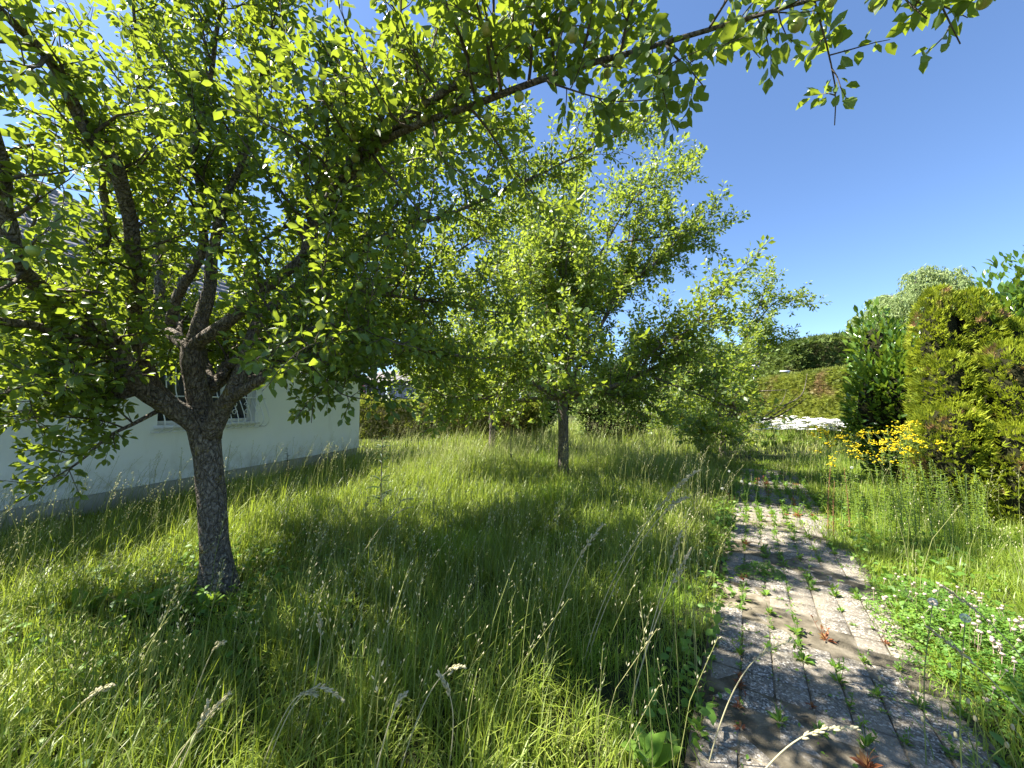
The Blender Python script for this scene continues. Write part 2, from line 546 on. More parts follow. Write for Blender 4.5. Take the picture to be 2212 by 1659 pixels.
mb = MB()
c = [path_xy(s, t) for s, t in ((-4.2, -.04), (-4.2, PW + .04), (8.2, PW + .04), (8.2, -.04))]
box_v = [(x, y, -.05) for x, y in c] + [(x, y, .033) for x, y in c]
mb.add(box_v, np.array([(4, 5, 6, 7), (0, 1, 5, 4), (1, 2, 6, 5), (2, 3, 7, 6), (3, 0, 4, 7)]))
path = tag(mb.build('path', M['sand']), 'weedy garden path of small grey pavers with sandy joints', kind='structure')
PSZ = PW / 7
pv, pf = bevel_box(PSZ - .007, PSZ - .007, .05, .004)
mbp = MB(); mbp.add(pv, pf)
paver_me = mbp.mesh('paver', M['paver'])
rest = MB()
cells = []
for r_ in range(int(12.2 / PSZ)):
    for k in range(7):
        s = -4.1 + (r_ + .5) * PSZ; t = (k + .5) * PSZ
        x, y = path_xy(s, t)
        cells.append((math.hypot(x, y) if y > .9 else 99 + abs(y), x, y, s, t))
cells.sort()
pang = math.atan2(PD[1], PD[0])
for idx, (d, x, y, s, t) in enumerate(cells):
    zz = -.012 + .007 * math.sin(s * 5 + t * 3) + random.uniform(-.003, .003)
    Mx = Matrix.Translation((x, y, zz)) @ Matrix.Rotation(pang + random.uniform(-.03, .03), 4, 'Z') @ Matrix.Rotation(random.uniform(-.035, .035), 4, 'X') @ Matrix.Rotation(random.uniform(-.035, .035), 4, 'Y')
    if idx < 300:
        o = link('paver', paver_me, path)
        o.matrix_world = Mx
    else:
        A = np.array(Mx)
        rest.add(pv @ A[:3, :3].T + A[:3, 3], pf)
tag(rest.build('remaining_pavers', M['paver'], path), kind='stuff')

# ------------------------------------------------------------------ house
HD = np.array([.2211, .9753]); HN = np.array([-.9753, .2211])     # along the wall away from us, into the house
K = np.array([-4.55, 11.4])
HL, HW, EZ = 15.0, 10.0, 2.76


def hp(a, q, z):
    """a metres back from the far corner along the wall, q metres into the house"""
    p_ = K - HD * a + HN * q
    return (p_[0], p_[1], z)


def hbox(mb, a0, a1, q0, q1, z0, z1, mi=0):
    v = [hp(a, q, z) for z in (z0, z1) for a, q in ((a0, q0), (a1, q0), (a1, q1), (a0, q1))]
    mb.add(v, np.array([(0, 1, 2, 3), (7, 6, 5, 4), (4, 5, 1, 0), (5, 6, 2, 1), (6, 7, 3, 2), (7, 4, 0, 3)]), mi)


house = thing('white_bungalow', 'white rendered bungalow with hipped grey tile roof behind the apple tree', 'house', tuple(K) + (0,))
bpy.context.view_layer.update()


def hbuild(mb, name, mat, parent=None, smooth=False):
    o = mb.build(name, mat, parent or house, smooth)
    if parent is None:
        o.matrix_parent_inverse = Matrix.Translation(-house.location)
    return o


# wall with a real opening
WA0, WA1, WZ0, WZ1 = 3.55, 5.35, 1.22, 2.5
mb = MB()
As = [0, WA0, WA1, HL]; Zs = [.30, WZ0, WZ1, 2.95]
for ia in range(3):
    for iz in range(3):
        if ia == 1 and iz == 1:
            continue
        mb.add([hp(As[ia], 0, Zs[iz]), hp(As[ia], 0, Zs[iz + 1]), hp(As[ia + 1], 0, Zs[iz + 1]), hp(As[ia + 1], 0, Zs[iz])], np.array([(0, 1, 2, 3)]))
for (a, z), (a2, z2) in (((WA0, WZ0), (WA0, WZ1)), ((WA0, WZ1), (WA1, WZ1)), ((WA1, WZ1), (WA1, WZ0)), ((WA1, WZ0), (WA0, WZ0))):
    mb.add([hp(a, 0, z), hp(a, .22, z), hp(a2, .22, z2), hp(a2, 0, z2)], np.array([(0, 1, 2, 3)]))
mb.add([hp(0, 0, .3), hp(0, HW, .3), hp(0, HW, 2.95), hp(0, 0, 2.95)], np.array([(0, 1, 2, 3)]))
mb.add([hp(HL, 0, .3), hp(HL, HW, .3), hp(HL, HW, 2.95), hp(HL, 0, 2.95)], np.array([(3, 2, 1, 0)]))
mb.add([hp(0, HW, .3), hp(HL, HW, .3), hp(HL, HW, 2.95), hp(0, HW, 2.95)], np.array([(0, 1, 2, 3)]))
hbuild(mb, 'wall', M['render'])
mb = MB(); hbox(mb, .03, HL - .03, .03, HW - .03, -.1, 1.15); hbuild(mb, 'plinth', M['plinth'])

# roof
OV = .5; TP = math.tan(R(33)); QH = HW / 2 + OV
rz = EZ + .1 + QH * TP


def rp(a, q, lift=0.0):
    return (a, q, EZ + .1 + (q + OV) * TP + lift)


mb = MB()
ea0, ea1, eq0, eq1 = -OV, HL + OV, -OV, HW + OV
e = [hp(ea0, eq0, EZ + .1), hp(ea1, eq0, EZ + .1), hp(ea1, eq1, EZ + .1), hp(ea0, eq1, EZ + .1), hp(ea0 + QH, HW / 2, rz), hp(ea1 - QH, HW / 2, rz)]
mb.add(e, [np.array([(0, 4, 5, 1), (2, 5, 4, 3)]), np.array([(0, 3, 4), (1, 5, 2)])])
roof = hbuild(mb, 'roof', M['tile'])
mb = MB(); hbox(mb, ea0 + .03, ea1 - .03, eq0 + .03, eq1 - .03, EZ + .02, EZ + .06); hbuild(mb, 'soffit', M['soffit'])
mb = MB()
hbox(mb, ea0 - .02, ea1 + .02, eq0 - .02, eq0 + .025, EZ - .03, EZ + .1)
hbox(mb, ea0 - .02, ea0 + .025, eq0 + .03, eq1, EZ - .03, EZ + .1)
hbuild(mb, 'fascia', M['gutter'])
mb = MB()
V_, F_ = tube([hp(ea0 - .04, eq0 - .07, EZ + .05), hp(HL / 2, eq0 - .07, EZ + .045), hp(ea1, eq0 - .07, EZ + .04)], .06, 10); mb.add(V_, F_)
hbuild(mb, 'gutter', M['gutter'])
# tiles on the garden side
ca, sa = math.cos(R(33)), math.sin(R(33))
tv = np.array([(-.148, 0, .0), (.148, 0, 0), (.148, .36, 0), (-.148, .36, 0), (-.148, 0, .025), (-.1, 0, .034), (.1, 0, .034), (.148, 0, .025),
               (-.148, .36, .006), (-.1, .36, .014), (.1, .36, .014), (.148, .36, .006)])
tf_ = np.array([(0, 1, 7, 4), (4, 5, 9, 8), (5, 6, 10, 9), (6, 7, 11, 10), (1, 2, 11, 7), (3, 0, 4, 8)])
tf2 = np.array([(4, 7, 6, 5)])
mbt = MB(); mbt.add(tv, [tf_, tf2]); tile_me = mbt.mesh('roof_tile', M['tile'])
tiles = []
for rr in range(20):
    sl = rr * .325
    q = -OV + sl * ca
    if q > HW / 2 - .15: break
    lim0, lim1 = ea0 + (q + OV), ea1 - (q + OV)
    k = 0
    a = lim0 + .17 + (.15 if rr % 2 else 0)
    while a < lim1 - .15:
        x, y, z = hp(a, q, EZ + .1 + sl * sa)
        tiles.append((math.hypot(x, y) if (y > 3.5) else 99 - y, a, q, z))
        a += .3
tiles.sort()
X = np.array([HD[0], HD[1], 0]); Yv = np.array([HN[0] * ca, HN[1] * ca, sa]); Zv = np.cross(X, Yv)
if Zv[2] < 0:
    X = -X; Zv = -Zv
rest = MB()
for idx, (d, a, q, z) in enumerate(tiles):
    A = np.stack([X, Yv, Zv], -1)
    pos = np.array(hp(a, q, z)) + Zv * (.012 + random.uniform(0, .004))
    if idx < 300:
        o = link('roof_tile', tile_me, roof)
        Mx = Matrix(A.tolist()).to_4x4(); Mx.translation = Vector(pos)
        o.matrix_world = Mx
    else:
        rest.add(tv @ A.T + pos, [tf_, tf2])
rest = rest.build('remaining_roof_tiles', M['tile'], roof); tag(rest, kind='stuff')
mb = MB()
for t in np.arange(0, 1, .045):
    p0 = np.array(hp(ea0 + QH * t, -OV + QH * t, EZ + .13 + QH * TP * t)); p1 = np.array(hp(ea0 + QH * (t + .05), -OV + QH * (t + .05), EZ + .15 + QH * TP * (t + .05)))
    V_, F_ = tube([p0, p1], [.1, .085], 8); mb.add(V_, F_)
hbuild(mb, 'hip_caps', M['tile'], roof)
for o in roof.children:
    pass

# window with blind, panes and bellied grille
win = None
mb = MB()
fw = .07
hbox(mb, WA0, WA0 + fw, .12, .19, WZ0, WZ1); hbox(mb, WA1 - fw, WA1, .12, .19, WZ0, WZ1)
hbox(mb, WA0 + fw, WA1 - fw, .12, .19, WZ0, WZ0 + fw); hbox(mb, WA0 + fw, WA1 - fw, .12, .19, WZ1 - fw, WZ1)
mid = (WA0 + WA1) / 2
for a in (WA0 + .6, WA0 + 1.2):
    hbox(mb, a - .05, a + .05, .115, .185, WZ0 + fw, WZ1 - fw)
win = hbuild(mb, 'window', M['white_wood'])
for a0, a1 in ((WA0 + fw, WA0 + .55), (WA0 + .65, WA0 + 1.15), (WA0 + 1.25, WA1 - fw)):
    mb = MB(); hbox(mb, a0 - .003, a1 + .003, .15, .158, WZ0 + fw - .003, WZ1 - fw + .003); hbuild(mb, 'pane', M['glass'], win)
mb = MB(); hbox(mb, WA0 + .08, WA1 - .08, .2, .21, WZ1 - .4, WZ1 - .07); hbuild(mb, 'blind', M['blind'], win)
mb = MB(); hbox(mb, WA0 - .05, WA1 + .05, -.07, .12, WZ0 - .05, WZ0 - .003); hbuild(mb, 'window_sill', M['white_wood'], win)
mb = MB()
for z in (WZ0 - .1, WZ1 + .03, WZ0 + .48):
    off = {0: .17}.get(0) if z < WZ1 else .05
    V_, F_ = tube([hp(WA0 - .1, -.02, z), hp(WA0 - .08, -off, z), hp(mid, -off - .005, z), hp(WA1 + .08, -off, z), hp(WA1 + .1, -.02, z)], .011, 6); mb.add(V_, F_)
V_, F_ = tube([hp(WA1 + .08, -.05, WZ1 + .03), hp(WA1 - .3, -.05, WZ1 + .2), hp(WA1 - .68, -.05, WZ1 + .03)], .011, 6); mb.add(V_, F_)
grille = hbuild(mb, 'window_grille', M['white_wood'])
for a in np.linspace(WA0 - .08, WA1 + .08, 15):
    prof = [(.05, WZ1 + .03), (.06, WZ0 + .7), (.1, WZ0 + .5), (.2, WZ0 + .28), (.27, WZ0 + .1), (.26, WZ0 - .03), (.17, WZ0 - .1)]
    pts, rr_ = smooth_path([hp(a, -q, z) for q, z in prof], [.009] * len(prof), .07)
    mb = MB(); V_, F_ = tube(pts, rr_, 5); mb.add(V_, F_)
    hbuild(mb, 'bar', M['white_wood'], grille, True)
for a in np.linspace(WA0, WA1, 8)[:-1] + .13:
    for sgn in (-1, 1):
        th = np.linspace(0, 2.3 * math.pi * 1.0, 16)
        rr_ = .06 * (1 - th / (3.2 * math.pi))
        pts = [hp(a + sgn * (.06 + r1 * math.cos(t1) - .06), -.205, WZ0 + .27 + sgn * .07 + r1 * math.sin(t1)) for t1, r1 in zip(th, rr_)]
        mb = MB(); V_, F_ = tube(pts, .007, 4); mb.add(V_, F_)
        hbuild(mb, 'scroll', M['white_wood'], grille, True)

# ------------------------------------------------------------------ leaf templates
LT = np.array([(0, 0, 0), (-.25, .3, .1), (-.27, .64, .05), (0, 1, -.16), (.27, .64, .05), (.25, .3, .1), (0, .5, 0.0)], float)
LF = [np.array([(0, 6, 1), (1, 6, 2), (2, 6, 3), (0, 5, 6), (5, 4, 6), (4, 3, 6)])]
LTQ = LT[:6]; LFQ = [np.array([(0, 3, 2, 1), (0, 5, 4, 3)])]
LT2 = np.array([(0, 0, 0), (-.3, .48, .05), (0, 1, -.08), (.3, .48, .05)], float)
LF2 = [np.array([(0, 2, 1), (0, 3, 2)])]


def leaf_detail(seed, bite=False):
    r0 = np.random.default_rng(seed)
    n = 9
    mbl = MB()
    t = np.linspace(0, 1, n)
    w = .34 * np.sin(math.pi * np.clip(t ** .8, 0, 1)) ** .75
    w[0] = .015; w[-1] = 0.0
    curl = r0.uniform(.05, .25); fold = r0.uniform(.1, .35)
    wave = r0.uniform(0, 6)
    mid_ = np.stack([0 * t, t, -curl * t * t], -1)
    V_ = [mid_]
    for sg in (-1, 1):
        ww = w * (1 + .07 * np.where(np.arange(n) % 2, 1, -1))
        if bite and sg > 0:
            ww[4] *= .35; ww[5] *= .5
        V_.append(np.stack([sg * ww, t + .02, -curl * t * t + fold * ww + .025 * np.sin(9 * t + wave + sg)], -1))
    V_.append(np.array([(-.012, -.28, .02), (.012, -.28, .02)]))
    V_ = np.concatenate(V_)
    q = []
    for k in range(n - 1):
        q.append((k, k + 1, n + k + 1, n + k)); q.append((k, 2 * n + k, 2 * n + k + 1, k + 1))
    mbl.add(V_, [np.array(q), np.array([(3 * n, 3 * n + 1, 0)])])
    return mbl.mesh('leaf', M['leaf_part'])


LEAF_MESHES = [leaf_detail(k, k in (2, 4)) for k in range(6)]


# ------------------------------------------------------------------ trees
def perp(d):
    a = rng.normal(size=3)
    a -= d * a.dot(d)
    return a / (np.linalg.norm(a) + 1e-9)


def grow(p, d, L, n, wob, up=0.0, droop=0.0):
    pts = [np.array(p, float)]
    d = nrm(d)
    st = L / n
    for k in range(n):
        d = nrm(d + rng.normal(size=3) * wob + np.array([0, 0, up - droop * k / n]))
        pts.append(pts[-1] + d * st)
    return np.array(pts)


CAMP = np.array([0, 0, CAM_H])


def apple_tree(label, base, trunk, limbs, leaf_mat, P, group='apple trees in the meadow'):
    """trunk: (pts, radii); limbs: list of (pts, radii)."""
    root = thing('apple_tree', label, 'tree', tuple(base), group=group)
    inv = Matrix.Translation(-Vector(base))

    def bl(mb_, name, mat, smooth=True):
        o = mb_.build(name, mat, root, smooth)
        o.matrix_parent_inverse = inv
        return o
    tp, tr = smooth_path(*trunk, step=.04)
    mb = MB(); V_, F_ = tube(tp, tr, P.get('tsides', 20))
    nd = np.array([mnoise.noise(Vector((v[0] * 9, v[1] * 9, v[2] * 5))) * .6 + mnoise.noise(Vector((v[0] * 28, v[1] * 28, v[2] * 14))) * .3 for v in V_])
    cen = np.repeat(tp, P.get('tsides', 20), 0); cen = np.vstack([cen, tp[-1:]])
    V_ = V_ + (V_ - cen) * nd[:, None] * .16
    mb.add(V_, F_); bl(mb, 'trunk', M['bark'])
    twb, leaves_p, leaves_d, leaves_n, leaves_s = MB(), [], [], [], []
    ok = P.get('ok', lambda p_: True)
    apples = []
    side = []
    for pts, rad in limbs:
        lp, lr = smooth_path(pts, rad, .05)
        lp = lp + np.array([[mnoise.noise(Vector(p_ * 3.1)) for _ in (0,)][0] * .02 * np.array([1, .6, .5]) for p_ in lp])
        mb = MB(); V_, F_ = tube(lp, lr, 10 if lr[0] > .03 else 6)
        if lr[0] > .03:
            nd = np.array([mnoise.noise(Vector((v[0] * 12, v[1] * 12, v[2] * 12))) for v in V_])
            cen = np.vstack([np.repeat(lp, 10, 0), lp[-1:]])
            V_ = V_ + (V_ - cen) * nd[:, None] * .18
        mb.add(V_, F_); bl(mb, 'limb', M['bark'])
        L = np.cumsum(np.r_[0, np.linalg.norm(np.diff(lp, axis=0), axis=1)])
        s = P['s0'] * (.5 + rng.random()) + (P.get('bare', .35) if lr[0] > .035 else .05)
        while s < L[-1]:
            k = min(np.searchsorted(L, s), len(lp) - 1)
            tdir = nrm(lp[min(k + 1, len(lp) - 1)] - lp[max(k - 1, 0)])
            fr = s / L[-1]
            d = perp(tdir) + tdir * .45
            d[2] += P['up'] * rng.random()
            Ls = P['slen'] * rng.uniform(.45, 1.2) * (1.05 - .35 * fr)
            side.append((lp[k], d, Ls, max(.0035, min(lr[k] * .5, .013))))
            s += P['s0'] * rng.uniform(.6, 1.4)
        side.append((lp[-1], lp[-1] - lp[-3], P['slen'] * .5, lr[-1] * .8))
        if lr[0] < .05 or True:                                        # fruiting spurs straight on the limb
            for s in np.arange(.3, L[-1], P.get('spur', .16)):
                k = min(np.searchsorted(L, s), len(lp) - 1)
                if lr[k] > .035: continue
                tdir = nrm(lp[min(k + 1, len(lp) - 1)] - lp[max(k - 1, 0)])
                d = nrm(perp(tdir) + np.array([0, 0, .1]))
                if not ok(lp[k] + d * .06): continue
                for _ in range(5):
                    dd = nrm(d + rng.normal(size=3) * .7)
                    leaves_p.append(lp[k] + d * rng.uniform(.02, .06)); leaves_d.append(dd)
                if rng.random() < .5: apples.append(lp[k] + np.array([0, 0, -.06]) + perp(tdir) * .03)
    for p_, d, Ls, r_ in side:
        if not ok(p_ + nrm(d) * .2): continue
        bp = grow(p_, d, Ls, 6, .14, P.get('sup', .03), P.get('droop', 0))
        good = [ok(q_) for q_ in bp]
        cut = good.index(False, 1) if False in good[1:] else 7
        if cut < 3: continue
        Ls *= (cut - 1) / 6; bp = bp[:cut]
        V_, F_ = tube(bp, np.linspace(r_, .0022, len(bp)), 4); twb.add(V_, F_)
        nt_ = max(2, int(Ls / P['tw']))
        for q in range(nt_ + 1):
            f = (q + rng.random() * .8) / (nt_ + 1)
            if q == nt_: f = 1.0
            k = f * (len(bp) - 1); i0 = int(min(k, len(bp) - 2)); pt = bp[i0] + (bp[i0 + 1] - bp[i0]) * (k - i0)
            if f < .12 and Ls > .5: continue
            tdir = nrm(bp[i0 + 1] - bp[i0])
            d2 = nrm(perp(tdir) + tdir * (.6 if q < nt_ else 4) + np.array([0, 0, .15]))
            lt = P['tlen'] * rng.uniform(.35, 1.3)
            if not ok(pt + d2 * lt * .7): continue
            tp_ = grow(pt, d2, lt, 3, .16, .02)
            tw3 = tp_ if P.get('fine', True) else tp_[[0, 3]]
            V_, F_ = tube(tw3, np.linspace(.0035, .0016, len(tw3)) * P.get('twr', 1), 3, False); twb.add(V_, F_)
            nl = max(3, int(P['nl'] * rng.uniform(.6, 1.3) * (lt / P['tlen']) ** .5))
            ph = rng.random() * 6.28
            ax = nrm(tp_[-1] - tp_[0]); u = perp(ax); w = np.cross(ax, u)
            for z in range(nl):
                g = (z + .6) / nl
                kk = g * 3; i1 = int(min(kk, 2)); lpnt = tp_[i1] + (tp_[i1 + 1] - tp_[i1]) * (kk - i1)
                ph += 2.4
                rad_ = math.cos(ph) * u + math.sin(ph) * w
                dd = nrm(rad_ * .9 + ax * (.35 + .7 * g) + np.array([0, 0, -.18]) + rng.normal(size=3) * .2)
                leaves_p.append(lpnt + dd * .018); leaves_d.append(dd)
            if rng.random() < P.get('applep', .03): apples.append(pt + np.array([0, 0, -.04]))
    tag(bl(twb, 'twigs', M['twig']), kind='stuff')
    LP = np.array(leaves_p); LD = np.array(leaves_d)
    N = len(LP)
    LN = nrm(np.array([0, 0, 1.0]) + rng.normal(size=(N, 3)) * .75)
    LS = P['leaf'] * (.55 + .8 * rng.beta(2.2, 2.0, N))
    keep = np.linalg.norm(LP - CAMP, axis=1) > 1.0
    LP, LD, LN, LS = LP[keep], LD[keep], LN[keep], LS[keep]
    Fm = frames(LD, LN)
    dist = np.linalg.norm(LP - CAMP, axis=1)
    vis = (LP[:, 1] > .5) & (np.abs(LP[:, 0] / np.maximum(LP[:, 1], .1)) < 1.38) & (np.abs((LP[:, 2] - CAM_H) / np.maximum(LP[:, 1], .1) - .056) < 1.02)
    app = np.where(vis, LS / dist, 0)
    order = np.argsort(-app)[:P.get('nparts', 150)]
    order = order[app[order] > 0]
    part = np.zeros(len(LP), bool); part[order] = True
    T, F = (LTQ, LFQ) if P.get('fine', True) else (LT2, LF2)
    mb = MB(); V_, F_ = scatter(T, F, LP[~part], Fm[~part], LS[~part]); mb.add(V_, F_)
    tag(bl(mb, 'crown', leaf_mat, False), kind='stuff')
    for q, i_ in enumerate(order):
        o = link('leaf', LEAF_MESHES[q % 6], root)
        A = Matrix((Fm[i_] * LS[i_]).tolist()).to_4x4(); A.translation = Vector(LP[i_])
        o.matrix_parent_inverse = inv
        o.matrix_basis = A
    na = P.get('apples', 0)
    if na:
        ap = np.array([a for a in apples if np.linalg.norm(a - CAMP) > 1.2 and a[2] > 1.2])
        dd = np.linalg.norm(ap - CAMP, axis=1)
        vis = (ap[:, 1] > .5) & (np.abs(ap[:, 0] / ap[:, 1]) < 1.4)
        sel = np.argsort(np.where(vis, dd, 99))[:na]
        for i_ in sel:
            o = link('apple', APPLE_ME, root)
            o.matrix_parent_inverse = inv
            o.location = ap[i_]; s = rng.uniform(.75, 1.1)
            o.scale = (s, s, s); o.rotation_euler = tuple(rng.uniform(-.5, .5, 3))
    print('tree leaves', N)
    return root


av, af = uvsphere(1, 14, 10)
rr2 = np.hypot(av[:, 0], av[:, 1]); av[:, 2] = np.where(av[:, 2] > 0, av[:, 2] * .92 - .28 * np.exp(-(rr2 / .25) ** 2), av[:, 2] * .95 + .12 * np.exp(-(rr2 / .2) ** 2))
av *= .026
mb = MB(); mb.add(av, af)
V_, F_ = tube([(0, 0, .018), (.002, 0, .03), (.006, 0, .045)], .0018, 5); mb.add(V_, F_)
APPLE_ME = mb.mesh('apple', M['apple'], True)


def L(*p_):
    return [at(a, b, c) for a, b, c, r in p_], [r for a, b, c, r in p_]


